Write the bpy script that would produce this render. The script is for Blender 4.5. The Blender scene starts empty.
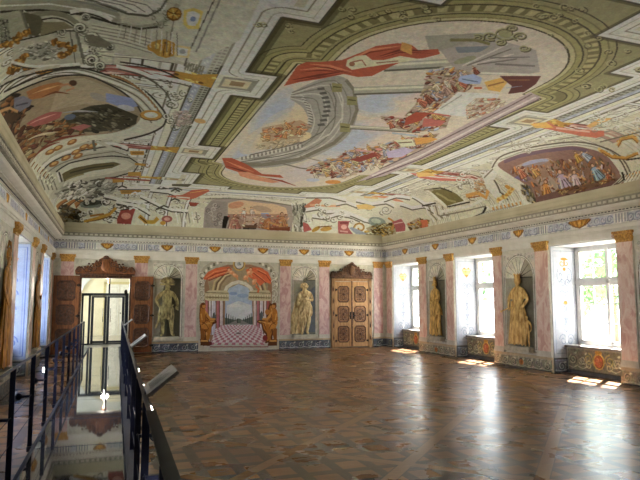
import bpy, bmesh, math, random
import numpy as np
from mathutils import Vector, Matrix
S = bpy.context.scene
COL = S.collection
PI = math.pi
def R(a): return math.radians(a)

# ---------------------------------------------------------------- camera
_yaw, _pit, _rol, _f = .3543, .1007, .0008, 596.66
cam = bpy.data.cameras.new('camera'); cam.sensor_width = 36; cam.lens = _f/640*36; cam.clip_end = 300
cob = bpy.data.objects.new('camera', cam); COL.objects.link(cob); S.camera = cob
cob.matrix_world = Matrix.Translation((0, 0, 2.0)) @ Matrix.Rotation(-_yaw, 4, 'Z') @ Matrix.Rotation(PI/2+_pit, 4, 'X') @ Matrix.Rotation(_rol, 4, 'Z')

# ---------------------------------------------------------------- daylight
S.view_settings.view_transform = 'Standard'; S.view_settings.look = 'None'; S.view_settings.gamma = 1
S.view_settings.use_curve_mapping = False
S.view_settings.exposure = 1.52
w = bpy.data.worlds.new('sky'); S.world = w; w.use_nodes = True
bg = w.node_tree.nodes['Background']; bg.inputs[0].default_value = (.82, .91, 1.0, 1); bg.inputs[1].default_value = 4.6
sun = bpy.data.lights.new('sun', 'SUN'); sun.energy = 50; sun.angle = R(.6); sun.color = (1, .965, .9)
sob = bpy.data.objects.new('sun', sun); COL.objects.link(sob)
_sd = Vector((-1.45, -1.02, -2.48)); sob.rotation_euler = _sd.to_track_quat('-Z', 'Y').to_euler(); sob.location = (20, 20, 20)
S.cycles.use_denoising = True
S.cycles.max_bounces = 10; S.cycles.diffuse_bounces = 6; S.cycles.glossy_bounces = 4; S.cycles.transparent_max_bounces = 12
S.cycles.sample_clamp_indirect = 12
S.cycles.caustics_reflective = False; S.cycles.caustics_refractive = False
# ---------------------------------------------------------------- room measures (metres)
XL, XR, YB, YF = -1.62, 11.99, 23.91, -3.2          # wall faces
CL, CR, CB = -1.23, 11.61, 23.52                    # cornice edges, where the vault springs
ZA0, ZA1, ZF1, ZC, ZV = 3.70, 3.87, 4.20, 4.48, 5.71
EYE = np.array([0.0, 0.0, 2.0])
FPX, YAW, PIT, ROL = 596.66, .3543, .1007, .0008
FW = np.array([math.sin(YAW)*math.cos(PIT), math.cos(YAW)*math.cos(PIT), math.sin(PIT)])
_R = np.array([math.cos(YAW), -math.sin(YAW), 0.0]); _U = np.cross(_R, FW)
RT = _R*math.cos(ROL) + _U*math.sin(ROL); UP = -_R*math.sin(ROL) + _U*math.cos(ROL)
def ray(x, y): return FW + RT*(x-320)/FPX + UP*(240-y)/FPX
def at_y(x, y, Y): r = ray(x, y); return EYE + r*(Y/r[1])
def at_x(x, y, X): r = ray(x, y); return EYE + r*(X/r[0])
def at_z(x, y, z): r = ray(x, y); return EYE + r*((z-2)/r[2])

# the trough vault: a quarter ellipse of 1.9 m at each side and at the far end, flat between
DV = 1.9
def _a(Y): return .0166*(CB-np.asarray(Y, float))/3.23
def canon(X, Y):
    """the left wall is not quite parallel: plan X -> X in a straight room"""
    X = np.asarray(X, float); return np.where(X < 2, X+_a(Y)*(2-X), X)
def uncanon(X, Y):
    X = np.asarray(X, float); a = _a(Y); return np.where(X < 2, (X-2*a)/(1-a), X)
def vault_z(X, Y):
    X = canon(X, Y); Y = np.asarray(Y, float)
    dx = np.clip(np.minimum(X-CL, CR-X)/DV, 0, 1); dy = np.clip((CB-Y)/DV, 0, 1)
    a = 4.72 + .99*np.sqrt(1-(1-dx)**2); b = 4.84 + .87*np.sqrt(1-(1-dy)**2)
    return np.minimum(a, b)
# unrolled coordinates along the section, so that paint is not stretched on the steep part
_th = np.linspace(0, math.pi/2, 200); _d = DV*(1-np.cos(_th)); _zz = np.sin(_th)
_s = np.concatenate([[0], np.cumsum(np.hypot(np.diff(_d), np.diff(_zz)))]); SV = _s[-1]
UTOT = (CR-CL) - 2*DV + 2*SV
def u_of(X):
    X = np.clip(np.asarray(X, float), CL, CR)
    return np.where(X < CL+DV, np.interp(X-CL, _d, _s), np.where(X > CR-DV, UTOT-np.interp(CR-X, _d, _s), X-CL-DV+SV))
def x_of(u):
    u = np.asarray(u, float)
    return np.where(u < SV, CL+np.interp(u, _s, _d), np.where(u > UTOT-SV, CR-np.interp(UTOT-u, _s, _d), u+CL+DV-SV))
Y0V = 4.6
VTOT = (CB-DV-Y0V) + SV
def v_of(Y):
    Y = np.minimum(np.asarray(Y, float), CB)
    return np.where(Y > CB-DV, VTOT-np.interp(CB-Y, _d, _s), Y-Y0V)
def y_of(v):
    v = np.asarray(v, float)
    return np.where(v > VTOT-SV, CB-np.interp(VTOT-v, _s, _d), v+Y0V)
def on_vault(px, py):
    """points of the photograph -> where those rays meet the vault (plan X, Y)"""
    px = np.asarray(px, float); py = np.asarray(py, float)
    D = FW[None] + RT[None]*((px-320)/FPX)[:, None] + UP[None]*((240-py)/FPX)[:, None]
    t = 2.6/np.maximum(D[:, 2], 1e-3); done = np.zeros(len(px), bool)
    for _ in range(900):
        P = EYE + D*t[:, None]
        hit = (P[:, 2] >= vault_z(P[:, 0], P[:, 1])) | (P[:, 2] > 5.72)
        done |= hit
        if done.all(): break
        t = np.where(done, t, t+.03)
    a = t-.03; b = t.copy()
    for _ in range(14):
        m = (a+b)/2; P = EYE + D*m[:, None]; h = P[:, 2] >= vault_z(P[:, 0], P[:, 1])
        b = np.where(h, m, b); a = np.where(h, a, m)
    P = EYE + D*b[:, None]
    return canon(P[:, 0], P[:, 1]), P[:, 1]
# ---------------------------------------------------------------- a small painter for wall and ceiling paintings
class Canvas:
    """colour array over (u, v) in metres; polygons and strokes are filled in it and given to mesh vertices"""
    def __init__(s, w, h, step, base, tf=None, seed=1):
        s.step = step; s.nx = int(w/step)+2; s.ny = int(h/step)+2
        s.c = np.empty((s.ny, s.nx, 3), np.float32); s.c[:] = np.array(base, np.float32)
        s.tf = tf; s.rng = random.Random(seed)
    def poly(s, pts, col, raw=False, a=1.0):
        pts = np.asarray(pts, float)
        if s.tf is not None and not raw:
            q = []
            n = len(pts)
            for i in range(n):
                p0, p1 = pts[i], pts[(i+1) % n]
                k = max(1, int(np.hypot(*(p1-p0))/10))
                for j in range(k): q.append(p0+(p1-p0)*j/k)
            q = np.array(q); u, v = s.tf(q[:, 0], q[:, 1]); pts = np.stack([u, v], 1)
        g = pts/s.step
        x0, y0 = np.floor(g.min(0)).astype(int); x1, y1 = np.ceil(g.max(0)).astype(int)
        x0 = max(x0, 0); y0 = max(y0, 0); x1 = min(x1, s.nx-1); y1 = min(y1, s.ny-1)
        if x1 < x0 or y1 < y0: return
        yy, xx = np.mgrid[y0:y1+1, x0:x1+1]
        ins = np.zeros(xx.shape, bool)
        xa, ya = g[:, 0], g[:, 1]; xb, yb = np.roll(xa, -1), np.roll(ya, -1)
        for i in range(len(g)):
            if ya[i] == yb[i]: continue
            c = (ya[i] > yy) != (yb[i] > yy)
            ins ^= c & (xx < (xb[i]-xa[i])*(yy-ya[i])/(yb[i]-ya[i])+xa[i])
        sub = s.c[y0:y1+1, x0:x1+1]
        col = np.array(col, np.float32)
        sub[ins] = sub[ins]*(1-a)+col*a
    def line(s, pts, w, col, raw=False, a=1.0, taper=False):
        pts = [np.array(p, float) for p in pts]
        if len(pts) < 2: return
        L, R = [], []
        n = len(pts)
        for i, p in enumerate(pts):
            d = pts[min(i+1, n-1)]-pts[max(i-1, 0)]; l = np.hypot(*d) or 1
            k = w/2*((1-abs(2*i/(n-1)-1)*.8) if taper else 1)
            m = np.array([-d[1], d[0]])/l*k
            L.append(p+m); R.append(p-m)
        s.poly(L+R[::-1], col, raw, a)
    def ell(s, cx, cy, rx, ry, ang, col, raw=False, a=1.0, n=12):
        c, q = math.cos(math.radians(ang)), math.sin(math.radians(ang))
        pts = []
        for i in range(n):
            t = 2*math.pi*i/n; x, y = rx*math.cos(t), ry*math.sin(t)
            pts.append((cx+x*c-y*q, cy+x*q+y*c))
        s.poly(pts, col, raw, a)
    def scroll(s, cx, cy, r, turn, w, col, start=0, squash=1.0, raw=False, hand=1):
        pts = []
        for i in range(int(10*turn)+1):
            t = i/10; rr = r*(1-.8*t/turn); an = start+hand*t*2*math.pi
            pts.append((cx+rr*math.cos(an), cy+rr*math.sin(an)*squash))
        s.line(pts, w*.8, col, raw, a=.8)
    def crowd(s, region, pal, n, smin, smax, ang, spread=35, edge=True, raw=False):
        """a painted crowd: overlapping strokes of robe, skin and shadow colours inside a region"""
        reg = np.asarray(region, float); lo, hi = reg.min(0), reg.max(0)
        k = 0; tries = 0; n = int(n*2.3); smin *= .62; smax *= .62
        if edge and not raw: mc_ = np.mean(np.array(pal), 0); s.poly(reg, tuple(mc_*.8), raw, .55)
        while k < n and tries < n*20:
            tries += 1
            x = s.rng.uniform(lo[0], hi[0]); y = s.rng.uniform(lo[1], hi[1])
            ins = False
            for i in range(len(reg)):
                (xa, ya), (xb, yb) = reg[i], reg[(i+1) % len(reg)]
                if (ya > y) != (yb > y) and x < (xb-xa)*(y-ya)/(yb-ya)+xa: ins = not ins
            if not ins: continue
            k += 1
            r = s.rng.uniform(smin, smax); q = ang+s.rng.uniform(-spread, spread); c = s.rng.choice(pal)
            f = s.rng.uniform(.74, 1.12); c = tuple(min(255, v*f) for v in c); e = s.rng.uniform(.2, .42); r *= 1.15
            if edge: s.ell(x+r*.06, y+r*.08, r*1.1, r*e*1.22, q, tuple(v*.62 for v in c), raw)
            s.ell(x, y, r, r*e, q, c, raw)
            if s.rng.random() < .5: s.ell(x-r*.2, y-r*.12, r*.5, r*e*.35, q, tuple(min(255, v*1.18) for v in c), raw)
    def figure(s, x, y, h, ang, robe, skin=(205, 160, 125), hair=(110, 75, 50), raw=False, flip=1):
        """a small draped painted figure, h tall, ang turns it (0 = upright)"""
        c, q = math.cos(math.radians(ang)), math.sin(math.radians(ang))
        T = lambda a, b: (x+(a*flip*c-b*q)*h, y+(a*flip*q+b*c)*h)
        dk = tuple(v*.5 for v in robe); lt = tuple(min(255, v*1.25) for v in robe)
        s.poly([T(-.02, -.75), T(.17, -.7), T(.22, -.4), T(.34, .02), T(-.3, .03), T(-.2, -.4), T(-.17, -.68)], dk, raw)
        s.poly([T(.0, -.72), T(.14, -.68), T(.18, -.4), T(.28, -.02), T(-.24, 0), T(-.16, -.4), T(-.13, -.66)], robe, raw)
        for a in (-.12, 0, .13): s.line([T(a*.6, -.5), T(a*1.2, -.25), T(a*1.7, -.02)], .04*h, dk, raw)
        s.line([T(-.06, -.6), T(-.1, -.3), T(-.15, -.05)], .05*h, lt, raw)
        s.line([T(.12, -.62), T(.26, -.5), T(.38, -.6)], .075*h, skin, raw)
        s.line([T(-.12, -.62), T(-.24, -.48), T(-.12, -.38)], .075*h, tuple(v*.85 for v in skin), raw)
        cx, cy = T(.02, -.83); s.ell(cx, cy-.02*h, .09*h, .1*h, ang, hair, raw)
        cx, cy = T(.035, -.81); s.ell(cx, cy, .065*h, .08*h, ang, skin, raw)
    def noise(s, amp, scales=(3, 9, 30), seed=7, chroma=.3):
        g = np.random.default_rng(seed)
        tot = np.zeros((s.ny, s.nx, 3), np.float32)
        for sc in scales:
            h, w = s.ny//sc+3, s.nx//sc+3
            for k in range(4):
                a = g.standard_normal((h, w)).astype(np.float32)
                yy = np.arange(s.ny)/sc; xx = np.arange(s.nx)/sc
                yi, xi = yy.astype(int), xx.astype(int); fy, fx = (yy-yi)[:, None], (xx-xi)[None]
                b = (a[yi][:, xi]*(1-fy)*(1-fx)+a[yi+1][:, xi]*fy*(1-fx)+a[yi][:, xi+1]*(1-fy)*fx+a[yi+1][:, xi+1]*fy*fx)
                if k == 3: tot += b[..., None]
                else: tot[..., k] += b*chroma
        s.c *= 1+amp*tot/len(scales)**.5
        np.clip(s.c, 4, 250, out=s.c)
    def sample(s, u, v):
        x = np.clip(np.asarray(u)/s.step, 0, s.nx-1.01); y = np.clip(np.asarray(v)/s.step, 0, s.ny-1.01)
        xi, yi = x.astype(int), y.astype(int); fx, fy = (x-xi)[..., None], (y-yi)[..., None]
        c = s.c
        return c[yi, xi]*(1-fx)*(1-fy)+c[yi, xi+1]*fx*(1-fy)+c[yi+1, xi]*(1-fx)*fy+c[yi+1, xi+1]*fx*fy
def smooth(pts, closed=True, k=4):
    P = [np.array(p, float) for p in pts]; n = len(P); out = []
    for i in range(n if closed else n-1):
        p0, p1, p2, p3 = (P[(i-1) % n], P[i], P[(i+1) % n], P[(i+2) % n]) if closed else (P[max(i-1, 0)], P[i], P[i+1], P[min(i+2, n-1)])
        for j in range(k):
            t = j/k; out.append(tuple(.5*((2*p1)+(p2-p0)*t+(2*p0-5*p1+4*p2-p3)*t*t+(3*p1-p0-3*p2+p3)*t**3)))
    if not closed: out.append(tuple(P[-1]))
    return out
def lin(c):
    c = np.asarray(c, np.float32)/255
    return np.where(c < .04045, c/12.92, ((c+.055)/1.055)**2.4)
def poly_sdf(P, X, Y, closed=True):
    """signed distance to a polygon (inside negative) and arclength of the nearest edge point"""
    P = np.asarray(P, float); best = np.full(X.shape, 1e9); arc = np.zeros(X.shape); ins = np.zeros(X.shape, bool); acc = 0
    for i in range(len(P)):
        (xa, ya), (xb, yb) = P[i], P[(i+1) % len(P)]
        L = math.hypot(xb-xa, yb-ya) or 1e-9
        t = np.clip(((X-xa)*(xb-xa)+(Y-ya)*(yb-ya))/L**2, 0, 1)
        d = np.hypot(X-xa-t*(xb-xa), Y-ya-t*(yb-ya))
        m = d < best; best = np.where(m, d, best); arc = np.where(m, acc+t*L, arc)
        if ya != yb: ins ^= ((ya > Y) != (yb > Y)) & (X < (xb-xa)*(Y-ya)/(yb-ya)+xa)
        acc += L
    return np.where(ins, -best, best), arc
# ---------------------------------------------------------------- the painted vault
CX, CY = 5.19, 12.35
def _tf_vault(px, py):
    X, Y = on_vault(px, py); return u_of(X), v_of(Y)
def mirror_x(P): return [(2*CX-x, y) for x, y in P]
_half = [(3.95, 5.35), (3.95, 6.25), (2.68, 6.25), (2.68, 7.25), (2.15, 7.25), (2.15, 9.25), (2.7, 9.25), (2.7, 10.45), (2.15, 10.45),
         (2.15, 14.2), (2.72, 14.2), (2.72, 15.5), (2.17, 15.5), (2.17, 17.4), (2.72, 17.45), (2.72, 19.05), (3.97, 19.15), (3.97, 19.6)]
FIELD = _half + mirror_x(_half)[::-1]                       # outline of the olive frame
_h = [(2.83, 12), (2.83, 8.65), (3.33, 8.55)]
_h += [(5.19-1.86*math.cos(t), 8.0-1.65*math.sin(t)) for t in np.linspace(0, math.pi/2, 12)]
_h2 = [(2.83, 12), (2.83, 15.8), (3.2, 16.0)]
_h2 += [(5.19-1.95*math.cos(t), 16.8+1.9*math.sin(t)) for t in np.linspace(.05, math.pi/2, 12)]
SCENE = _h[1:] + mirror_x(_h[1:-1])[::-1] + mirror_x(_h2[1:])[0:] + _h2[1:-1][::-1]   # outline of the central picture
MED_L = [(-8, 118), (0, 102), (14, 93), (34, 84), (56, 77), (76, 75), (92, 77), (108, 84), (124, 93), (136, 104), (141, 112), (139, 121), (130, 128), (112, 133), (94, 135), (70, 138), (50, 145), (38, 154), (30, 164), (24, 172), (-8, 130)]
MED_R = [(498, 166), (504, 160), (520, 154), (545, 149), (572, 146), (590, 149), (604, 154), (614, 164), (620, 174), (622, 186), (592, 193), (560, 200), (538, 205), (532, 196), (524, 184), (512, 176)]
SCENE_B = [(205, 228), (207, 206), (212, 200), (226, 198), (262, 200), (290, 205), (296, 210), (291, 231), (260, 231)]
def paint_vault():
    cv = Canvas(UTOT, VTOT, .011, (186, 183, 163), _tf_vault, 3)
    iy, ix = np.mgrid[0:cv.ny, 0:cv.nx]
    X = x_of(np.clip(ix*cv.step, 0, UTOT)); Y = y_of(np.clip(iy*cv.step, 0, VTOT))
    c = cv.c
    def put(m, col, a=1.0): c[m] = c[m]*(1-a)+np.array(col, np.float32)*a
    W1, W2, GR, DK = (216, 214, 200), (198, 196, 180), (160, 160, 148), (74, 70, 56)
    BL = (142, 150, 172)
    # long architraves beside the olive frame
    off = np.abs(X-CX); vg = np.minimum(np.abs(Y-CY), 99)
    for a, b, col in [(3.0, 3.46, W1), (3.44, 3.47, DK), (3.47, 3.62, (150, 150, 138)), (3.62, 3.76, BL), (3.76, 3.79, DK), (3.79, 3.93, W2), (3.93, 3.95, GR), (3.95, 4.08, W1), (4.08, 4.11, (110, 106, 90)), (4.11, 4.55, (204, 202, 188))]:
        put((off >= a) & (off < b) & (Y < 20.3), col)
    dash = (off > 3.485) & (off < 3.535) | (off > 3.555) & (off < 3.605)
    put(dash & (np.mod(Y, .12) < .06) & (Y < 20.0), (88, 86, 76))
    put((off > 3.655) & (off < 3.72) & (np.sin(Y*23)+np.sin(Y*37+off*60) > .3) & (Y < 20), (178, 182, 192))
    # sham mouldings and ribs over the cove
    cove = (off > 4.1) & (Y < 20.2)
    for a, b, col in [(4.12, 4.16, DK), (4.3, 4.34, GR), (4.55, 4.58, DK), (4.58, 4.72, W1), (4.72, 4.75, (120, 116, 100)), (4.95, 4.98, GR), (5.25, 5.28, DK), (5.28, 5.4, W2), (5.4, 5.43, (110, 106, 92))]:
        put((off >= a) & (off < b) & (np.abs(Y-CY) > 2.1) & (Y < 20.2), col)
    for yc in (8.3, 9.2, 10.5, 14.2, 15.5, 16.1, 17.6, 18.1, 19.1):
        for a, b, col in [(-.1, -.075, DK), (-.075, .0, W1), (0, .03, (120, 116, 100)), (.03, .09, W2), (.09, .115, DK)]: put(cove & (Y-yc >= a) & (Y-yc < b), col)
    for yc in (9.5, 14.85, 18.55):
        fl_ = cove & (np.abs(Y-yc) < .42) & (off > 5.35); put(fl_ & (np.mod(Y-yc, .12) < .04), (96, 90, 74)); put(fl_ & (np.mod(Y-yc, .12) > .07), (222, 218, 198)); put(fl_ & (off < 5.6) & (np.mod(Y-yc, .12) < .05), (190, 130, 56))
    fc_ = (Y > 20.6) & (off < 6)
    for a, b, col in [(20.7, 20.73, DK), (20.73, 20.9, W1), (20.9, 20.93, GR), (21.2, 21.23, (110, 106, 92)), (21.23, 21.35, W2)]: put(fc_ & (Y >= a) & (Y < b), col)
    for xo in (2.2, 2.9, 3.6, 4.4):
        for a, b, col in [(-.1, -.07, DK), (-.07, .02, W1), (.02, .05, (120, 116, 100))]: put(fc_ & (off-xo >= a) & (off-xo < b), col)
    rgo = random.Random(21)
    for _ in range(520):
        o_, y_ = rgo.uniform(4.15, 6.3), rgo.uniform(5.2, 20.2); s__ = rgo.choice((-1, 1)); u_, v_ = float(u_of(CX+s__*o_)), float(v_of(y_)); r_ = rgo.uniform(.08, .2)
        cv.scroll(u_+.015, v_+.015, r_, 1.3, .035, (92, 88, 72), rgo.uniform(0, 6), 1, True, rgo.choice((-1, 1))); cv.scroll(u_, v_, r_, 1.3, .03, (224, 221, 206), rgo.uniform(0, 6), 1, True, rgo.choice((-1, 1)))
    for _ in range(200):
        x_, y_ = rgo.uniform(-.5, 11), rgo.uniform(20.4, 23.4); u_, v_ = float(u_of(x_)), float(v_of(y_)); r_ = rgo.uniform(.1, .24)
        cv.scroll(u_+.02, v_+.02, r_, 1.3, .045, (92, 88, 72), rgo.uniform(0, 6), 1, True, rgo.choice((-1, 1))); cv.scroll(u_, v_, r_, 1.3, .04, (226, 223, 208), rgo.uniform(0, 6), 1, True, rgo.choice((-1, 1)))
    # end architrave above the far cove
    for a, b, col in [(19.55, 19.9, W1), (19.9, 19.93, DK), (19.93, 20.15, W2), (20.15, 20.3, BL), (20.3, 20.34, DK), (20.34, 20.6, W1)]:
        put((Y >= a) & (Y < b) & (off < 4.3), col)
    # pedestals that jut into the frame
    dF, _ = poly_sdf(FIELD, X, Y)
    for a, b, col in [(0, .035, DK), (.035, .13, W1), (.13, .15, GR), (.15, .27, (206, 204, 190)), (.27, .29, (120, 116, 100)), (.29, .36, W1)]:
        put((dF >= a) & (dF < b), col)
    # olive frame
    O1, O2, O3, O4 = (178, 170, 120), (146, 138, 90), (112, 105, 62), (58, 53, 28)
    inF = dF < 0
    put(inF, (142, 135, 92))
    dS, arc = poly_sdf(SCENE, X, Y)
    for a, b, col in [(0, .03, O4), (.03, .1, O1), (.1, .12, O3), (.12, .2, (150, 141, 86)), (.2, .225, O4), (.225, .27, O2), (.27, .44, O3), (.44, .465, O4), (.465, .55, (150, 142, 88)), (.55, .575, O3), (.575, .66, O2), (.66, .68, O4)]:
        put(inF & (dS >= a) & (dS < b), col)
    put(inF & (dS > .28) & (dS < .43) & (np.mod(arc, .17) < .085), (168, 160, 104))
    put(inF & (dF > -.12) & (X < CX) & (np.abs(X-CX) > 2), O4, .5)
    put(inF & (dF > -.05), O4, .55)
    put(dS < 0, (190, 178, 165))
    E, P, L = cv.ell, cv.poly, cv.line
    # scrolls in the spandrels of the olive frame
    rg = random.Random(5)
    for x0, x1, y0, y1, n in [(340, 440, 6, 20, 12), (540, 600, 20, 60, 9), (596, 640, 50, 70, 5), (258, 268, 20, 30, 2), (590, 612, 85, 92, 3), (520, 585, 5, 18, 8), (575, 590, 70, 88, 3), (278, 292, 24, 34, 3)]:
        for _ in range(n):
            x, y = rg.uniform(x0, x1), rg.uniform(y0, y1)
            if 470 < x < 530 and y > 20: continue
            cv.scroll(x+1, y+1, rg.uniform(3, 6), 1.2, 1.4, O4, rg.uniform(0, 6), .6, hand=rg.choice((-1, 1)))
            cv.scroll(x, y, rg.uniform(3, 6), 1.2, 1.2, O1, rg.uniform(0, 6), .6, hand=rg.choice((-1, 1)))
    # ---- central picture: sky, colonnade, balcony, cloths and people
    m = dS < 0
    g = np.clip((Y-8)/9, 0, 1)
    put(m, (196, 184, 170))
    SK, CR_, PK = (158, 170, 198), (205, 182, 146), (205, 180, 172)
    for x, y, rx, ry, a, col in [(275, 112, 26, 11, -45, SK), (250, 150, 26, 10, -40, SK), (300, 125, 34, 14, -20, CR_), (265, 140, 24, 9, -35, CR_), (330, 100, 20, 10, 0, CR_),
                                 (360, 140, 42, 14, -15, SK), (340, 165, 35, 8, -12, (186, 178, 190)), (395, 92, 30, 6, 0, SK), (375, 104, 20, 9, 0, SK), (430, 95, 30, 6, -10, PK), (395, 122, 30, 8, -15, PK), (312, 172, 34, 6, -8, (188, 176, 180)), (385, 140, 25, 6, -20, (208, 184, 168))]:
        for q_ in range(9):
            s_ = 1.25-.12*q_; ox, oy = cv.rng.uniform(-.25, .25)*rx, cv.rng.uniform(-.3, .3)*ry
            E(x+ox, y+oy, rx*s_, ry*s_, a+cv.rng.uniform(-12, 12), col, a=.24, n=18)
    ST, SD, SL = (150, 146, 140), (102, 98, 92), (184, 180, 172)
    # the painted drum: a broad ring opening to the sky
    ring_o = [(292, 92), (318, 80), (340, 76), (352, 86), (358, 108), (352, 130), (335, 146), (300, 162), (262, 168), (226, 166), (224, 160)]
    ring_i = [(228, 160), (252, 155), (280, 149), (300, 139), (308, 122), (303, 108), (290, 99)]
    P(smooth(ring_o, False)+smooth(ring_i, False), ST)
    for k_ in range(1, 7):
        t = k_/7; q_ = [(a[0]*(1-t)+b[0]*t, a[1]*(1-t)+b[1]*t) for a, b in zip([ring_o[i] for i in (0, 2, 4, 5, 6, 7, 8, 9)], [ring_i[i] for i in (6, 5, 5, 4, 3, 2, 1, 0)])]; L(smooth(q_, False), 1.2, (122, 118, 110) if k_ % 2 else SL)
    L([(346, 80), (354, 90), (357, 110), (350, 128), (334, 143), (300, 159), (262, 165), (228, 163)], 3.5, (118, 112, 96))
    L([(336, 82), (343, 100), (342, 118), (330, 134), (300, 150), (260, 160), (228, 161)], 1.6, SL)
    L([(330, 84), (336, 100), (335, 117), (322, 132), (294, 147), (258, 156)], 1.2, SD)
    for i in range(9):
        t = i/8; x = 322+6*math.sin(t*3.1); y = 88+t*36
        P([(x-5, y), (x+2, y-1), (x+3, y+1.6), (x-4, y+2.2)], (84, 82, 80))
    for i in range(12):
        t = i/11; x = 302+8*math.sin(t*2.2); y = 96+t*30
        E(x, y, 2.6, .9, 20, SL); E(x+1, y+1.5, 2.6, .6, 20, SD)
    for i in range(16):
        t = i/15; x = 300-t*60; y = 146+t*12.5
        E(x, y, 1.3, 2.0, 0, SL); E(x+2, y, .7, 1.8, 0, SD)
    L([(302, 142), (280, 148), (250, 155)], 1, SD); L([(306, 150), (280, 156), (240, 162)], 1, SD)
    E(300, 137, 12, 5, -10, (206, 184, 148)); E(292, 131, 15, 4, -8, (196, 162, 108))
    # clouds with small winged people in the opening
    cv.crowd([(262, 128), (300, 120), (312, 126), (300, 138), (262, 142)], [(206, 130, 80), (198, 96, 60), (212, 176, 130), (188, 150, 100)], 34, 1.6, 4.5, -10)
    cv.crowd([(255, 145), (300, 134), (300, 142), (262, 150)], [(206, 186, 150), (190, 166, 130)], 14, 2, 5, -12)
    # pilaster blocks on the ring
    for x, y in [(337, 87), (352, 100), (345, 127)]: P([(x-5, y-4), (x+5, y-3), (x+5, y+5), (x-5, y+5)], (138, 132, 82)); P([(x-4, y-1), (x+4, y), (x+4, y+1), (x-4, y+.4)], (88, 84, 44))
    # fallen columns seen from below, running to the right
    for (x0, y0), (x1, y1), w in [((384, 67), (470, 62), 9), ((354, 91), (440, 88), 8), ((350, 127), (420, 131), 4), ((440, 70), (520, 50), 5)]:
        L([(x0, y0), (x1, y1)], w, (160, 158, 144)); L([(x0, y0-w*.2), (x1, y1-w*.2)], w*.25, (198, 194, 176)); L([(x0, y0+w*.42), (x1, y1+w*.42)], w*.22, (92, 90, 78))
    L([(268, 160), (300, 168), (330, 172)], 1.2, (120, 110, 100)); L([(300, 156), (340, 166)], 1.0, (140, 130, 118))
    # upper right building block and architrave
    P([(425, 36), (480, 33), (520, 38), (450, 50), (430, 52)], (150, 146, 132))
    P([(440, 50), (490, 38), (536, 50), (540, 72), (520, 75), (470, 75), (455, 70)], (158, 150, 148))
    for k in range(4): L([(462+k*5, 66-k*.5), (508+k*3, 44+k*5)], 1.3, (110, 102, 100) if k % 2 else (190, 182, 178))
    L([(495, 64), (535, 66)], 2, (110, 104, 104)); L([(490, 58), (530, 57)], 1.2, (110, 104, 104)); L([(480, 73), (541, 75)], 2, (200, 194, 184))
    P([(455, 47), (490, 46), (480, 52), (458, 53)], (112, 122, 138)); E(465, 60, 12, 3, -15, (140, 140, 112))
    # cartouche on the oval
    for k, (x, y, r) in enumerate([(505, 33, 13), (490, 36, 8), (520, 36, 8), (512, 28, 6), (478, 38, 7), (500, 42, 6), (524, 48, 6)]):
        cv.scroll(x+1, y+1, r, 1.6, 2.2, O4, k, .55); cv.scroll(x, y, r, 1.6, 1.8, (164, 158, 110), k, .55)
    E(505, 34, 7, 4, 10, (150, 146, 100)); L([(450, 40), (475, 40), (490, 44)], 3, (120, 114, 70))
    # great red cloths
    RD, RL, RK = (182, 74, 46), (212, 118, 80), (118, 40, 26)
    P([(297, 66), (306, 62), (320, 62), (342, 60), (362, 52), (376, 46), (398, 43), (412, 45), (418, 50), (438, 49), (440, 54), (424, 58), (406, 60), (392, 66), (380, 72), (372, 76), (358, 77), (344, 74), (320, 79), (300, 82), (284, 86)], RD)
    for k, q in enumerate([[(300, 70), (320, 68), (345, 70)], [(292, 80), (320, 75), (340, 72)], [(350, 60), (370, 50), (400, 46)], [(380, 56), (400, 50), (430, 51)], [(310, 64), (330, 66), (352, 72)]]):
        L(q, 2.4, RL if k % 2 == 0 else RK, taper=True); L([(x, y+2.2) for x, y in q], 1.2, RK, taper=True)
    P([(402, 42), (412, 45), (412, 55), (400, 50)], (206, 138, 62))
    P([(347, 60), (356, 56), (366, 55), (372, 60), (384, 60), (400, 56), (420, 59), (404, 62), (388, 64), (376, 66), (362, 68), (352, 70), (346, 66)], (222, 192, 160))
    L([(352, 62), (362, 60), (366, 66)], 1.2, (150, 90, 60)); L([(376, 63), (398, 61)], 1.1, (150, 100, 70)); E(352, 64, 3, 2.4, 0, (150, 90, 60))
    P([(222, 158), (232, 158), (246, 164), (256, 170), (262, 174), (280, 175), (284, 178), (262, 176), (252, 174), (238, 172), (226, 168)], RD)
    L([(226, 161), (240, 167), (254, 172)], 2, RL, taper=True); L([(226, 166), (240, 170), (256, 175)], 1.4, RK, taper=True)
    P([(238, 172), (248, 172), (262, 177), (280, 182), (272, 183), (250, 179), (240, 176)], (206, 130, 96))
    L([(262, 177), (282, 181), (296, 186)], 1.8, (150, 60, 44), taper=True); L([(256, 177), (270, 178)], 1.6, (214, 172, 110), taper=True)
    # people along the balcony, with a white altar cloth
    PAL = [(206, 150, 110), (198, 170, 140), (176, 84, 60), (206, 132, 60), (150, 160, 190), (190, 150, 140), (214, 190, 150), (120, 60, 46), (150, 130, 96)]
    cv.crowd([(428, 72), (448, 68), (470, 72), (478, 82), (464, 92), (442, 104), (424, 118), (404, 116), (420, 100)], PAL, 80, 2, 5.5, -25)
    cv.crowd([(350, 150), (380, 146), (400, 140), (416, 136), (440, 133), (430, 144), (404, 158), (376, 166), (346, 166), (330, 160)], PAL+[(206, 170, 170), (196, 120, 110)], 95, 1.8, 5.5, -12, 18)
    cv.crowd([(330, 158), (370, 162), (366, 170), (345, 178), (318, 176), (306, 168)], PAL+[(200, 190, 190)], 55, 1.6, 4.5, -8, 15)
    cv.crowd([(380, 116), (404, 118), (440, 108), (450, 118), (446, 128), (420, 132), (392, 128)], PAL+[(170, 60, 50), (150, 50, 40)], 45, 2, 5.5, -15, 20)
    rf = random.Random(8); RB = [(190, 96, 70), (206, 150, 80), (206, 186, 150), (150, 150, 180), (170, 130, 120), (214, 190, 170), (140, 70, 50), (180, 160, 110)]
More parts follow.
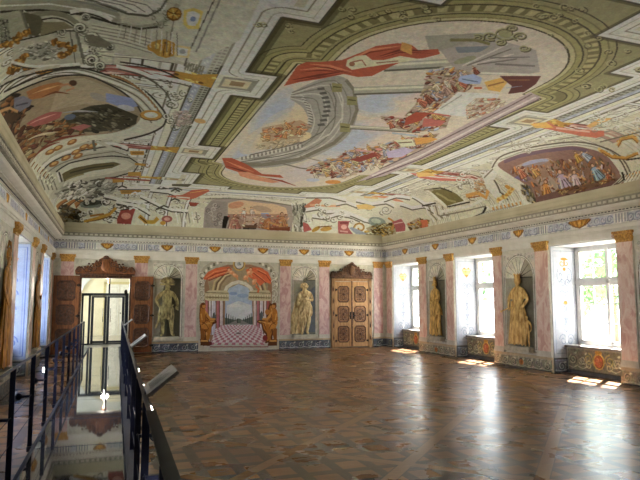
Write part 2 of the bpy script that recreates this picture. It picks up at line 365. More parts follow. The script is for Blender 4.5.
    for (xa, ya, xb, yb, n_, h_) in ((428, 104, 472, 84, 9, 13), (440, 90, 478, 74, 6, 11), (392, 128, 444, 118, 7, 11), (330, 172, 420, 146, 14, 10), (318, 178, 380, 168, 8, 8), (350, 156, 430, 138, 8, 9), (470, 118, 500, 104, 5, 11)):
        for i in range(n_):
            t = (i+rf.uniform(-.3, .3))/max(1, n_-1); cv.figure(xa+(xb-xa)*t, ya+(yb-ya)*t, h_*rf.uniform(.85, 1.15), rf.uniform(-70, -25), rf.choice(RB), (214, 172, 140), flip=rf.choice((-1, 1)))
    for x, y, a in ((278, 132, -60), (290, 128, -40), (298, 134, 30), (270, 138, -80), (284, 138, 20)): cv.figure(x, y, 10, a, (214, 140, 80), (214, 180, 150))
    P([(460, 76), (474, 74), (482, 78), (480, 84), (466, 84), (458, 81)], (140, 160, 206)); L([(462, 79), (478, 82)], 1.2, (90, 104, 150))
    P([(484, 82), (500, 78), (512, 76), (506, 84), (500, 92), (488, 90)], (222, 164, 70)); L([(488, 86), (504, 82)], 1.5, (160, 96, 40)); L([(482, 88), (474, 88)], 2, (190, 90, 60))
    P([(500, 76), (541, 76), (536, 84), (524, 92), (508, 94), (512, 86), (504, 80)], (96, 40, 34)); L([(508, 80), (530, 80)], 2.4, (176, 120, 60), taper=True); L([(506, 88), (522, 86)], 2, (130, 146, 180), taper=True)
    P([(432, 114), (458, 92), (500, 94), (496, 100), (484, 112), (470, 117)], (206, 206, 200)); L([(440, 109), (462, 95)], 1.0, (150, 150, 146)); L([(470, 116), (486, 104)], 1.0, (156, 156, 150))
    cv.crowd([(466, 106), (476, 98), (496, 98), (506, 102), (500, 110), (478, 119), (466, 116)], [(214, 190, 160), (200, 150, 120), (190, 110, 80), (216, 200, 170)], 34, 2, 4.5, -20)
    P([(406, 118), (416, 112), (430, 113), (420, 121), (404, 126)], (176, 66, 44)); P([(424, 118), (446, 121), (440, 126), (422, 127)], (190, 92, 84)); L([(430, 113), (450, 116)], 1.5, (196, 96, 90))
    P([(414, 138), (430, 137), (438, 139), (428, 143), (416, 145)], (214, 148, 62)); P([(394, 140), (412, 139), (416, 146), (402, 147)], (206, 200, 172)); L([(398, 143), (412, 142)], 1, (110, 90, 60))
    P([(386, 152), (404, 147), (414, 150), (402, 157), (388, 158)], (176, 160, 196)); P([(350, 160), (374, 152), (378, 156), (360, 162)], (150, 56, 44)); L([(356, 150), (374, 152)], 1.8, (196, 140, 140)); L([(392, 133), (418, 136)], 1.8, (158, 168, 186))
    E(333, 182, 8, 2, 0, (206, 130, 50)); E(313, 180, 7, 1.8, 0, (170, 176, 196))
    # pink balustrade on the right
    P([(530, 92), (541, 97), (534, 101), (430, 156), (384, 176), (356, 182), (372, 174), (420, 150), (470, 122), (508, 104)], (168, 148, 152))
    L([(532, 94), (512, 105), (430, 146), (380, 169)], 1.2, (110, 88, 92)); L([(536, 97), (500, 115), (420, 156), (372, 176)], 1.6, (204, 186, 186)); L([(539, 99), (500, 118), (420, 159), (366, 180)], 1.1, (106, 84, 92))
    # ---- red marble columns across the cove, with gilt capitals
    RM, RM2, AU, AUL, AUD = (150, 72, 62), (206, 172, 160), (186, 132, 42), (226, 186, 90), (110, 72, 20)
    def column(y, sgn, x0=3.05, w=.2, x1=5.6):
        A = lambda o, dy: (float(u_of(CX+sgn*o)), float(v_of(y+dy)))
        n = 14
        top = [A(x0+1.0+(x1-x0-1.0)*i/n, -w) for i in range(n+1)]; bot = [A(x0+1.0+(x1-x0-1.0)*i/n, w) for i in range(n+1)]
        P(top+bot[::-1], RM, raw=True)
        r2 = random.Random(int(y*7)+sgn)
        for _ in range(16):
            o = r2.uniform(x0+1.1, x1-.2); d = r2.uniform(-w*.7, w*.7)
            u, v = A(o, d); E(u, v, r2.uniform(.08, .25), r2.uniform(.02, .06), r2.uniform(-25, 25), r2.choice([RM2, (118, 48, 44), (176, 110, 100), (226, 204, 192)]), raw=True)
        L([A(x0+1+(x1-x0-1)*i/n, -w*.55) for i in range(n+1)], .05, RM2, raw=True, a=.7)
        L([A(x0+1+(x1-x0-1)*i/n, -w*1.05) for i in range(n+1)], .035, DK, raw=True); L([A(x0+1+(x1-x0-1)*i/n, w*1.05) for i in range(n+1)], .035, DK, raw=True)
        u0, v0 = A(x0+1.02, 0); u1, v1 = A(x0+.4, 0); du = u1-u0
        P([(u0, v0-w*1.1), (u0+du*.4, v0-w*.9), (u1, v1-w*1.6), (u1, v1+w*1.6), (u0+du*.4, v0+w*.9), (u0, v0+w*1.1)], AU, raw=True)
        for k in range(10):
            t = r2.uniform(0, 1); d = r2.uniform(-w*1.1, w*1.1); E(u0+du*t, v0+d, .06, .04, r2.uniform(0, 90), r2.choice([AUL, AUD, AUL]), raw=True)
        P([A(x0-.02, -w*1.6), A(x0+.38, -w*1.6), A(x0+.38, w*1.6), A(x0-.02, w*1.6)], W2, raw=True)
        P([A(x0-.3, -w*1.3), A(x0+.3, -w*1.3), A(x0+.3, w*1.3), A(x0-.3, w*1.3)], (140, 138, 124), raw=True)
        P([A(x0-.2, -w*.9), A(x0+.25, -w*.9), A(x0+.25, w*.9), A(x0-.2, w*.9)], (196, 184, 150), raw=True); P([A(x0-.1, -w*.5), A(x0+.15, -w*.5), A(x0+.15, w*.5), A(x0-.1, w*.5)], (150, 118, 80), raw=True)
    for y, w in ((9.85, .21), (14.85, .2)):
        for s_ in (-1, 1): column(y, s_, w=w)
    for s_ in (-1, 1): column(18.55, s_, x0=3.1, w=.14, x1=5.3)
    # ---- left flank -------------------------------------------------
    WL, WM, WD, INK = (206, 204, 190), (176, 174, 158), (120, 118, 102), (52, 50, 40)
    P([(-6, -4), (262, -4), (240, 40), (190, 66), (110, 52), (60, 38), (-6, 30)], (176, 174, 156))
    P([(0, 0), (95, 0), (120, 14), (118, 24), (60, 12), (0, 14)], (140, 138, 120)); L([(0, 12), (40, 10), (80, 14), (116, 24), (135, 26)], 2.2, INK); L([(0, 6), (50, 4), (100, 12), (118, 18)], 1.5, WL)
    P([(60, -2), (168, -2), (165, 10), (148, 16), (128, 14), (110, 6), (90, 2)], (198, 196, 190)); L([(88, -1), (112, 8), (128, 14), (148, 16), (160, 10), (168, -2)], 2.2, (84, 84, 72))
    for k in range(5): L([(70+k*14, 0), (95+k*13, 5), (118+k*9, 12)], 1.1, (120, 120, 116))
    L([(118, 16), (120, 26), (140, 28), (158, 25), (170, 18), (178, 4)], 5, (150, 148, 128)); L([(116, 24), (140, 29), (158, 27)], 2, (70, 68, 54))
    for k in range(9): cv.scroll(160+7*math.cos(k*.8), 18-8*math.sin(k*.8), 3, 1, 1.1, (90, 92, 70), k)
    for k in range(10): L([(92, 24+k*1.6), (125, 30+k*1.7), (152, 38+k*1.7)], .7, (120, 118, 104) if k % 2 else (196, 194, 178))
    P([(182, -2), (262, -2), (232, 62), (205, 72), (196, 66), (176, 60), (170, 40)], (200, 198, 186), a=.5)
    L([(214, 0), (190, 50), (184, 66)], 1.2, (84, 82, 70)); L([(220, 0), (196, 52)], 1.6, (120, 120, 112)); L([(176, 8), (170, 40)], 1.4, (120, 120, 104))
    # gilt shell, cartouche, crown and square
    for x, y, rx, ry in [(174, 14, 8, 7)]:
        E(x, y, rx, ry, 0, AUD); E(x, y-.5, rx*.85, ry*.8, 0, AU)
        for k in range(7): a = k*.9; L([(x, y), (x+rx*.8*math.cos(a), y+ry*.8*math.sin(a))], 1.2, AUL if k % 2 else AUD)
    P([(184, 10), (194, 8), (203, 11), (201, 20), (199, 29), (188, 29), (183, 24)], AUL); P([(187, 12), (194, 11), (200, 14), (198, 22), (195, 26), (188, 25), (186, 19)], (206, 208, 206)); E(193, 19, 3.2, 2.6, 0, (110, 130, 176))
    P([(147, 46), (152, 42), (158, 40), (165, 39), (175, 43), (174, 56), (166, 58), (158, 56), (153, 52), (148, 50)], AU); 
    for k in range(4): L([(162+k*3.4, 41+k*.6), (160+k*3.2, 56)], 1.0, AUD if k % 2 else AUL)
    E(157, 46, 2.6, 3, 0, AUL); P([(176, 45), (191, 47), (189, 58), (174, 57)], (206, 186, 130)); P([(178, 47), (188, 49), (187, 56), (177, 55)], (210, 208, 198)); E(182.5, 51.5, 3, 2.4, 0, (150, 150, 150))
    # carved pedestals with gilt garlands at the upper left
    P([(0, 14), (20, 10), (24, 12), (32, 36), (30, 38), (0, 44)], (150, 148, 128)); L([(21, 10), (31, 37)], 3, (96, 96, 82)); L([(24, 10), (33, 34)], 1.6, (190, 188, 172))
    cv.crowd([(0, 18), (8, 20), (10, 40), (0, 48)], [(120, 120, 108), (160, 160, 144), (70, 70, 60)], 26, 1.5, 3.5, 60)
    P([(14, 42), (60, 30), (78, 32), (85, 62), (84, 68), (40, 70), (12, 60)], (166, 164, 146)); L([(76, 30), (85, 66)], 3, (100, 100, 86)); L([(70, 30), (76, 66)], 1.2, (84, 84, 72)); L([(14, 42), (60, 31), (76, 31)], 1.4, INK); L([(30, 72), (60, 68), (98, 68)], 1.6, INK)
    cv.crowd([(20, 48), (50, 40), (62, 48), (60, 60), (30, 58)], [(186, 184, 168), (150, 150, 134), (210, 208, 192), (96, 94, 80)], 40, 2, 5, -10)
    for q in [[(0, 46), (14, 42), (22, 34), (34, 28), (38, 24)], [(8, 72), (20, 66), (36, 70), (52, 72)], [(54, 42), (66, 44), (74, 50), (66, 54), (58, 56)], [(10, 70), (20, 60), (28, 54)]]:
        for (xa, ya), (xb, yb) in zip(q, q[1:]):
            for k in range(5):
                t = k/5+.1; x, y = xa+(xb-xa)*t, ya+(yb-ya)*t; j = cv.rng
                E(x+j.uniform(-2, 2), y+j.uniform(-2, 2), 3.6, 2.2, j.uniform(0, 180), AUD if k % 2 else (150, 96, 30)); E(x, y, 1.8, 1.2, j.uniform(0, 180), (206, 146, 54))
    for x, y, r, h in [(84, 30, 6, 1), (90, 40, 7, -1), (90, 60, 7, 1), (95, 68, 5, -1), (62, 32, 5, 1), (84, 72, 5, -1), (98, 50, 6, 1)]:
        cv.scroll(x, y, r, 1.5, 3.4, (70, 70, 58), 1, 1, hand=h); cv.scroll(x, y, r, 1.5, 1.7, (206, 204, 186), 1, 1, hand=h)
    E(107, 53, 8, 5, 0, (196, 194, 172)); L([(100, 52), (114, 52)], 1, WD); L([(101, 55), (113, 57)], 1, WD)
    # heavy volutes, ribs and shadows round the pedestals
    for q_, w_, cc in [([(70, 12), (84, 10), (100, 14), (112, 20)], 4, WL), ([(70, 15), (84, 13), (100, 17), (112, 23)], 1.3, INK), ([(30, 16), (50, 13), (66, 16), (78, 24)], 5, (120, 118, 98)), ([(34, 22), (52, 18), (66, 21), (76, 28)], 1.4, INK),
                       ([(80, 66), (92, 66), (104, 64)], 3.4, WL), ([(80, 68.5), (92, 68.5), (104, 66)], 1.3, INK), ([(12, 62), (30, 66), (50, 66), (80, 64)], 3, WL), ([(12, 64.5), (30, 68.5), (50, 68.5), (80, 66.5)], 1.3, INK),
                       ([(0, 84), (16, 76), (36, 70), (60, 66)], 3, WM), ([(0, 87), (16, 79), (36, 73), (60, 69)], 1.4, INK), ([(116, 66), (140, 72), (160, 82), (172, 94), (176, 108)], 3.4, WL), ([(118, 69), (140, 75), (158, 85), (169, 97), (172, 109)], 1.4, (84, 80, 66)),
                       ([(120, 62), (146, 66), (170, 74), (186, 84)], 1.4, INK), ([(150, 76), (176, 80), (192, 84)], 3, W1), ([(150, 79), (176, 83), (192, 87)], 1.2, (90, 86, 72))]: L(smooth(q_, False), w_, cc)
    for x, y, r in ((80, 28, 7), (92, 38, 8), (92, 60, 8), (86, 17, 5), (100, 66, 6), (110, 47, 5)):
        E(x, y, r, r*.8, 0, (96, 94, 78)); E(x-.4, y-.5, r*.86, r*.66, 0, (200, 198, 180)); cv.scroll(x, y, r*.7, 1.5, 1.6, INK, 1, .8); E(x, y, r*.18, r*.16, 0, INK)
    P([(24, 12), (40, 16), (46, 26), (38, 36), (32, 36)], (86, 82, 62)); P([(42, 22), (64, 22), (74, 28), (60, 30), (40, 36)], (120, 112, 84)); P([(84, 34), (98, 36), (112, 44), (106, 48), (90, 46)], (110, 106, 88))
    for k in range(12): L([(122+k*5, 24+k*.8), (118+k*5.4, 38+k*1.6)], .9, (110, 108, 94) if k % 2 else (212, 210, 194))
    for k in range(8): P([(186+k*2.4, 62+k*.6), (188+k*2.4, 62+k*.6), (186+k*2.3, 70+k*.7), (184+k*2.3, 70+k*.7)], (120, 116, 100))
    # the left medallion
    med = [(-8, 118), (0, 102), (14, 93), (34, 84), (56, 77), (76, 75), (92, 77), (108, 84), (124, 93), (136, 104), (141, 112), (139, 121), (130, 128), (112, 133), (94, 135), (70, 138), (50, 145), (38, 154), (30, 164), (24, 172), (-8, 130)]
    frame = [(-8, 104), (4, 92), (30, 80), (56, 71), (80, 68), (104, 74), (126, 82), (146, 92), (160, 106), (166, 116), (163, 126), (148, 134), (124, 140), (96, 140), (74, 146), (56, 156), (40, 172), (30, 184), (-8, 134)]
    P(smooth(frame), (190, 188, 172)); L(smooth(frame[1:13], False), 1.8, INK)
    for off_, colr in ((3.5, WD), (6.5, WL), (10, (110, 108, 92)), (13, WL), (16, WD)):
        L(smooth([(x-off_*.9, y+off_*.45) for x, y in frame[3:10]], False), 1.5, colr)
    for i in range(16):
        t = i/15; x = 112+t*46; y = 76+t*t*28+t*6; E(x, y, 2.6, 1.1, 30+t*40, (150, 104, 60)); E(x+1, y-1.4, 1.6, .8, 30+t*40, (216, 208, 180))
    P(smooth(med), (150, 130, 100)); L(smooth(med[1:11], False), 1.6, INK); 
    P([(60, 80), (84, 78), (110, 88), (136, 106), (130, 112), (104, 106), (84, 104), (64, 108), (50, 112)], (166, 148, 118)); P([(106, 93), (116, 95), (132, 98), (138, 106), (128, 109), (120, 107), (106, 102)], (122, 134, 186)); E(126, 108, 9, 3, 10, (170, 170, 178)); E(98, 97, 9, 3.5, 20, (150, 140, 130))
    P([(90, 106), (108, 104), (124, 110), (138, 116), (136, 124), (122, 130), (96, 132), (70, 132), (58, 122), (74, 112)], (62, 60, 42))
    cv.crowd([(90, 106), (120, 110), (136, 118), (122, 130), (80, 132), (70, 120)], [(70, 68, 46), (96, 90, 64), (130, 124, 100), (48, 44, 30)], 50, 2, 5, 15, 20)
    cv.crowd([(0, 104), (16, 94), (30, 104), (22, 120), (14, 140), (24, 166), (2, 140), (-6, 120)], [(70, 46, 30), (100, 60, 34), (56, 44, 32), (140, 86, 44)], 60, 3, 8, -40)
    cv.crowd([(20, 128), (50, 118), (90, 128), (60, 136), (40, 146), (28, 160), (16, 146)], [(140, 90, 44), (176, 112, 56), (110, 60, 36), (150, 136, 96), (104, 52, 40)], 70, 2.5, 7, -30)
    P([(26, 92), (40, 86), (58, 82), (64, 84), (58, 92), (42, 98), (30, 100)], (172, 104, 54)); L([(32, 94), (50, 88), (60, 85)], 1.8, (214, 156, 96), taper=True); L([(42, 97), (56, 92), (70, 94)], 2.0, (120, 66, 36), taper=True); E(73, 83, 4, 3, 0, (84, 48, 30)); L([(60, 86), (68, 84), (74, 88), (66, 91)], 2, (184, 122, 84))
    P([(14, 98), (24, 96), (32, 100), (30, 106), (20, 112), (14, 108)], (112, 112, 134)); L([(16, 106), (28, 103)], 1.4, (70, 70, 90)); L([(0, 112), (10, 108), (18, 112)], 3, (196, 140, 84)); E(10, 118, 10, 5, -20, (78, 56, 36))
    P([(26, 124), (36, 118), (50, 112), (62, 112), (60, 118), (46, 124), (34, 127)], (170, 84, 80)); L([(30, 124), (44, 118), (56, 114)], 1.6, (212, 140, 132), taper=True); L([(62, 113), (80, 111), (98, 112)], 2.2, (150, 150, 156), taper=True); E(70, 117, 6, 3, -10, (80, 96, 124))
    P([(70, 128), (84, 124), (92, 126), (80, 131)], (170, 90, 90)); L([(28, 140), (44, 134), (58, 132)], 2.4, (190, 180, 148), taper=True); L([(44, 146), (62, 138), (86, 134)], 2.4, (124, 48, 34), taper=True); L([(34, 158), (44, 148), (60, 142)], 2.6, (130, 56, 36), taper=True)
    L([(-4, 134), (22, 168), (30, 178)], 2.4, (206, 204, 176)); L([(-4, 139), (20, 172)], 1.6, INK)
    E(151, 115.5, 11.5, 5.5, 3, AUD); E(151, 115, 10.8, 5, 3, (196, 138, 52)); E(151, 115, 7, 3, 3, (206, 206, 184)); E(150, 115, 4, 1.5, 3, (236, 234, 214))
    for k in range(26):
        x, y = cv.rng.uniform(164, 190), cv.rng.uniform(92, 128)
        cv.scroll(x, y, cv.rng.uniform(2.4, 5), 1.3, 1.2, (84, 88, 70), k, .8, hand=(-1) ** k); cv.scroll(x+1, y-1, cv.rng.uniform(2, 4), 1, 1.2, (216, 214, 200), k, .8)
    cv.crowd([(172, 112), (188, 110), (192, 124), (176, 126)], [(206, 172, 164), (214, 196, 184), (180, 150, 144)], 10, 2, 4, 0)
    E(200, 121, 6, 2.4, 10, (196, 150, 90))
    # arches, oval and boxes between the medallion and the corner
    def arc(pts, w, col): L(pts, w, col)
    A1 = [(36, 178), (46, 164), (62, 154), (84, 147), (112, 143), (128, 148)]
    P([(38, 168), (56, 152), (84, 143), (112, 140), (116, 152), (136, 158), (138, 166), (120, 176), (96, 182), (64, 196), (52, 200)], (164, 162, 146))
    arc(A1, 3, WL); arc([(x, y+3) for x, y in A1], 1.2, INK); arc([(x+1, y+5.5) for x, y in A1], 2.2, WM); arc([(x+2, y+8.5) for x, y in A1], 1.1, WD)
    for q in [[(50, 152), (58, 148), (72, 142)], [(76, 152), (84, 147), (92, 146)], [(54, 164), (66, 158), (78, 156)]]:
        for (x, y) in q: E(x, y, 5.5, 2.4, -25, (150, 96, 44)); E(x, y-.6, 3, 1.2, -25, (206, 156, 84))
    L([(93, 140), (95, 151)], 2.6, (90, 90, 78)); L([(98, 142), (112, 148)], 3, WM)
    P([(58, 170), (70, 164), (92, 160), (112, 159), (128, 161), (134, 165), (126, 170), (110, 174), (86, 178), (66, 184)], (184, 182, 166)); L([(56, 172), (70, 163), (92, 158), (112, 156), (130, 158), (139, 164), (134, 172), (116, 177), (90, 181)], 1.3, INK)
    P([(62, 174), (74, 168), (94, 164), (114, 162), (121, 164), (112, 168), (92, 171), (76, 176), (64, 182)], (96, 86, 46)); L([(70, 173), (90, 168), (114, 165)], 1.4, (60, 54, 26)); L([(66, 180), (84, 174)], 1.4, (140, 128, 76))
    P([(130, 151), (144, 151), (144, 155), (131, 155)], AU); L([(132, 153), (143, 153)], 1, AUD); P([(128, 172), (141, 172), (141, 176), (128, 176)], AU); L([(135, 164), (146, 165)], 2.2, AU); cv.scroll(147, 165, 3, 1, 1, AUD)
    for x, y in [(52, 175), (74, 183)]: P([(x, y), (x+6, y-3), (x+9, y+7), (x+3, y+10)], (206, 204, 190)); L([(x+7, y-3), (x+10, y+7)], 1.6, INK)
    P([(36, 172), (56, 172), (60, 186), (50, 196), (38, 190)], (176, 174, 156)); 
    for k in range(4): L([(39+k*4, 174), (45+k*4, 190)], 1.3, (110, 108, 94))
    cv.crowd([(64, 184), (100, 180), (118, 184), (112, 194), (90, 200), (64, 200), (56, 196)], [(196, 194, 182), (150, 150, 138), (84, 82, 70), (210, 208, 196)], 70, 2, 5.5, -20)
    for k in range(3): P([(56+k*9, 206-k*1.5), (66+k*8, 199), (68+k*8, 201), (58+k*9, 211-k)], (168, 104, 46)); L([(58+k*9, 209-k), (68+k*8, 201)], .9, (90, 50, 24))
    P([(112, 178), (124, 179), (124, 182), (113, 183)], AU); L([(105, 178), (150, 180.5)], 1.6, (150, 70, 56)); P([(120, 190), (141, 190), (140, 194), (121, 194)], AU); L([(122, 192), (140, 192)], .9, AUD)
    # far left corner cartouche: shell, scrolls, dark foliage and cloth
    cv.crowd([(52, 214), (66, 204), (84, 214), (80, 226), (64, 226)], [(70, 54, 30), (110, 84, 40), (50, 44, 30), (84, 72, 40)], 46, 2, 5, 20)
    E(92, 204, 13, 4, -5, (110, 118, 110)); E(92, 203, 10, 2.6, -5, (62, 70, 62))
    for k in range(24):
        x, y = cv.rng.uniform(74, 120), cv.rng.uniform(196, 222); cv.scroll(x, y, cv.rng.uniform(2.5, 5), 1.2, 1.5, (54, 52, 42), k, .7, hand=(-1)**k); cv.scroll(x+1, y-1, cv.rng.uniform(2, 4.5), 1.2, 1.6, (212, 210, 196), k, .7)
    L([(84, 222), (98, 218), (110, 214), (116, 208)], 3, AU); L([(84, 224), (98, 220), (112, 216)], 1.2, AUD); L([(90, 216), (104, 214)], 2.0, (150, 100, 40))
    P([(121, 210), (136, 208), (133, 216), (131, 224), (117, 224), (117, 219)], (150, 60, 52)); E(126, 216, 5, 3.4, 0, (196, 120, 100)); L([(121, 210), (136, 208)], 1, INK)
    for q in [[(104, 196), (120, 200), (140, 202), (156, 200)], [(118, 188), (150, 188), (176, 186)], [(116, 202), (136, 206), (150, 214)], [(140, 196), (160, 206), (172, 210), (188, 211)], [(150, 190), (168, 192), (180, 196)]]:
        L(q, 3.4, WL); L([(x, y+1.8) for x, y in q], 1.1, INK)
    for k in range(16):
        x, y = cv.rng.uniform(118, 176), cv.rng.uniform(186, 210); L([(x, y), (x+4, y-2), (x+9, y)], 1.6, (70, 68, 56) if k % 2 else (216, 214, 202))
    L([(139, 216), (146, 222), (154, 222), (158, 218)], 4, (186, 140, 40)); L([(140, 217), (147, 223)], 1.2, AUD); E(167, 219, 5.5, 3.4, 0, (150, 80, 72)); E(167, 219, 3, 1.8, 0, (196, 140, 124)); E(163, 223, 3, 2, 0, AU)
    P([(165, 196), (182, 195), (192, 190), (207, 189), (210, 191), (204, 194), (196, 198), (188, 200), (176, 198)], (186, 86, 60)); L([(190, 193), (208, 190)], 2.4, (220, 158, 76), taper=True); L([(176, 197), (190, 198)], 1.3, (226, 190, 176)); P([(189, 202), (199, 203), (196, 206), (190, 206)], (150, 60, 44))
    P([(172, 184), (192, 184), (188, 187), (172, 186)], (84, 84, 60))
    for k in range(6): L([(176+k*4, 212), (178+k*4, 223)], 1.2, (130, 128, 114) if k % 2 else (206, 204, 190))
    # ---- far cove: the banquet scene
    P([(205, 228), (207, 206), (212, 200), (226, 198), (262, 200), (290, 205), (296, 210), (291, 231), (260, 231)], (150, 136, 130))
    L([(200, 197), (230, 196), (262, 199), (296, 204)], 2, (196, 194, 182)); L([(205, 199), (230, 198.5), (262, 201), (294, 206)], 1, (110, 106, 96))
    P([(203, 228), (205, 208), (212, 201), (227, 202), (226, 228)], (140, 128, 124)); 
    for k in range(5): cv.scroll(214+cv.rng.uniform(-6, 7), 206+k*4.5, 3.2, 1.2, 1.2, (104, 94, 92), k, .9); cv.scroll(215+cv.rng.uniform(-6, 6), 205+k*4.5, 3, 1.2, 1.1, (176, 166, 160), k+1, .9)
    P([(228, 203), (242, 200), (262, 203), (274, 204), (286, 208), (288, 216), (228, 214)], (198, 168, 132)); E(236, 205, 8, 3.4, -10, (196, 130, 96)); E(262, 209, 10, 3, 10, (170, 140, 116))
    P([(224, 216), (230, 216), (226, 228), (222, 228)], (40, 34, 28)); P([(243, 224), (258, 224), (256, 229), (243, 229)], (44, 36, 28))
    cv.figure(236, 229, 16, -8, (190, 96, 100), (214, 170, 140)); cv.figure(231, 229, 13, 10, (206, 140, 130)); cv.figure(243, 220, 13, 8, (206, 196, 190), (214, 150, 120), flip=-1); cv.figure(253, 217, 11, -12, (196, 180, 170))
    P([(246, 216), (258, 216), (260, 218), (258, 225), (243, 225)], (206, 206, 196)); L([(246, 217), (245, 225)], 1, (150, 148, 140))
    cv.figure(266, 229, 16, 12, (206, 120, 48), flip=-1); cv.figure(283, 230, 19, -6, (206, 148, 70)); cv.figure(275, 228, 13, 20, (176, 90, 50)); P([(261, 213), (268, 213), (272, 216), (266, 219), (261, 217)], (120, 146, 200))
    P([(270, 226), (290, 227), (290, 231), (270, 230)], (120, 60, 36)); L([(268, 222), (280, 226), (288, 225)], 2, (222, 164, 70)); cv.crowd([(228, 214), (288, 214), (288, 228), (230, 228)], [(206, 140, 110), (186, 90, 70), (214, 180, 140), (110, 60, 40)], 26, 1.2, 2.6, 0)
    L([(203, 230), (291, 233)], 2.4, (150, 138, 130)); L([(203, 232), (291, 235)], 1.2, (96, 88, 80))
    # drapery and figures right of the scene, to the far right corner
    P([(296, 204), (312, 194), (346, 196), (380, 196), (430, 196), (440, 214), (400, 234), (300, 234), (294, 222)], (196, 194, 180))
    cv.crowd([(292, 206), (306, 203), (306, 232), (294, 232)], [(200, 198, 184), (150, 150, 134), (96, 94, 80), (216, 214, 200)], 30, 2, 5, 75)
    P([(304, 207), (309, 203), (316, 198), (322, 200), (318, 206), (308, 208)], (196, 110, 76)); L([(310, 205), (330, 206), (340, 206)], 1.8, (206, 150, 110)); P([(321, 198), (334, 198), (338, 203), (324, 205)], (196, 196, 190))
    for q in [[(306, 210), (318, 208), (326, 212), (340, 211), (352, 214)], [(312, 216), (326, 218), (338, 214), (350, 216), (360, 220)], [(336, 204), (346, 202), (356, 206), (372, 208)], [(350, 214), (364, 220), (372, 222)], [(306, 196), (330, 196), (346, 200)], [(356, 200), (372, 204), (386, 202), (394, 206)]]:
        L(q, 3.8, (212, 210, 198)); L([(x, y+2) for x, y in q], 1.2, (96, 94, 80))
    for k in range(18):
        x, y = cv.rng.uniform(308, 392), cv.rng.uniform(204, 224); cv.scroll(x, y, cv.rng.uniform(2, 4.5), 1.1, 1.2, (104, 102, 90), k, .7, hand=(-1)**k); cv.scroll(x+.8, y-.8, cv.rng.uniform(2, 4), 1.1, 1.2, (220, 218, 206), k, .7)
    P([(303, 222), (308, 224), (312, 230), (304, 232)], (176, 80, 76)); E(316, 229, 5, 2, -30, (176, 130, 44)); E(326, 229, 6, 2.2, -8, (186, 140, 60)); L([(318, 227), (332, 226)], 1, AUD)
    P([(338, 221), (350, 221), (348, 227), (350, 235), (337, 234), (338, 228)], (170, 84, 84)); L([(340, 223), (348, 223)], 1.2, (110, 44, 44)); L([(340, 231), (348, 232)], 1.4, (206, 150, 140)); E(344, 227, 3, 2.4, 0, (206, 150, 140))
    cv.scroll(360, 228, 7, 1.2, 2.6, (186, 140, 60), 2, .9); cv.scroll(360, 228, 7.6, 1.2, .9, AUD, 2, .9); P([(349, 228), (352, 227), (366, 233), (366, 236), (350, 236)], (130, 140, 158))
    P([(356, 205), (366, 204), (376, 207), (370, 210), (358, 209)], (214, 176, 96)); L([(372, 196), (384, 197), (396, 200), (404, 202)], 3.4, (206, 130, 96), taper=True); L([(364, 197), (378, 198)], 2, (206, 170, 110))
    E(377, 222, 9, 5, 10, (132, 148, 140)); E(376, 221, 5, 2.4, 10, (180, 190, 176)); cv.scroll(386, 210, 5, 1.4, 1.8, (216, 214, 200), 0, .9); cv.scroll(386, 210, 5.6, 1.4, .8, (90, 88, 70), 0, .9)
    cv.crowd([(366, 228), (392, 222), (396, 234), (380, 238), (366, 236)], [(140, 106, 40), (96, 74, 30), (186, 150, 70), (196, 186, 140)], 36, 1.6, 3.6, 10)
    P([(393, 222), (400, 219), (402, 226), (396, 228)], (176, 80, 90)); L([(388, 218), (394, 222), (392, 230)], 2, (196, 130, 60))
    # ---- right flank
    P([(400, 206), (408, 194), (420, 196), (440, 190), (470, 182), (500, 168), (520, 150), (640, 110), (640, 190), (560, 200), (480, 222), (410, 236)], (194, 190, 170), a=.55)
    for q, w in [([(400, 204), (412, 208), (424, 206), (434, 212)], 4), ([(412, 196), (424, 204), (434, 204)], 4), ([(384, 200), (396, 196), (410, 198)], 3)]:
        L(q, w, (214, 212, 200)); L([(x, y+2) for x, y in q], 1.1, (84, 82, 70))
    P([(392, 222), (401, 219), (405, 224), (405, 231), (396, 232)], (168, 76, 84)); L([(394, 224), (403, 222)], 1, (220, 160, 160)); cv.crowd([(406, 224), (418, 218), (430, 220), (426, 228), (410, 230)], [(196, 150, 60), (206, 200, 180), (196, 96, 60), (110, 84, 40)], 22, 1.6, 3.4, 10)
    P([(420, 220), (427, 220), (428, 227), (422, 229)], (196, 92, 60)); 
    for k in range(6): L([(424+k*3.6, 204+k*.4), (428+k*3.2, 214+k*.2), (434+k*3, 222-k*1.2)], 1.4, (120, 116, 100) if k % 2 else (216, 212, 196))
    P([(424, 189), (432, 188), (444, 190), (452, 195), (468, 201), (458, 205), (446, 208), (436, 200)], (206, 202, 184)); P([(428, 190), (446, 189), (455, 193), (464, 201), (456, 203), (447, 206), (438, 198)], (112, 102, 54)); L([(436, 193), (448, 200), (456, 202)], 2, (150, 138, 84)); L([(424, 190), (440, 188), (452, 192)], 1.4, (66, 60, 30)); L([(447, 207), (470, 202)], 1.4, INK)
    L([(422, 206), (436, 203)], 1.4, INK); L([(440, 212), (470, 206), (486, 198)], 3, WL); L([(440, 216), (470, 210), (486, 206)], 1.4, (120, 116, 100)); P([(396, 178), (412, 178), (424, 184), (434, 190), (422, 200), (412, 196), (406, 186)], (176, 172, 160), a=.5)
    P([(410, 173), (432, 174), (448, 177), (468, 178), (468, 181), (440, 181), (420, 178)], (196, 96, 84)); L([(416, 175), (440, 177.5), (464, 179)], 1.2, (224, 190, 180)); P([(416, 172), (432, 173), (436, 176), (418, 177)], (214, 170, 90))
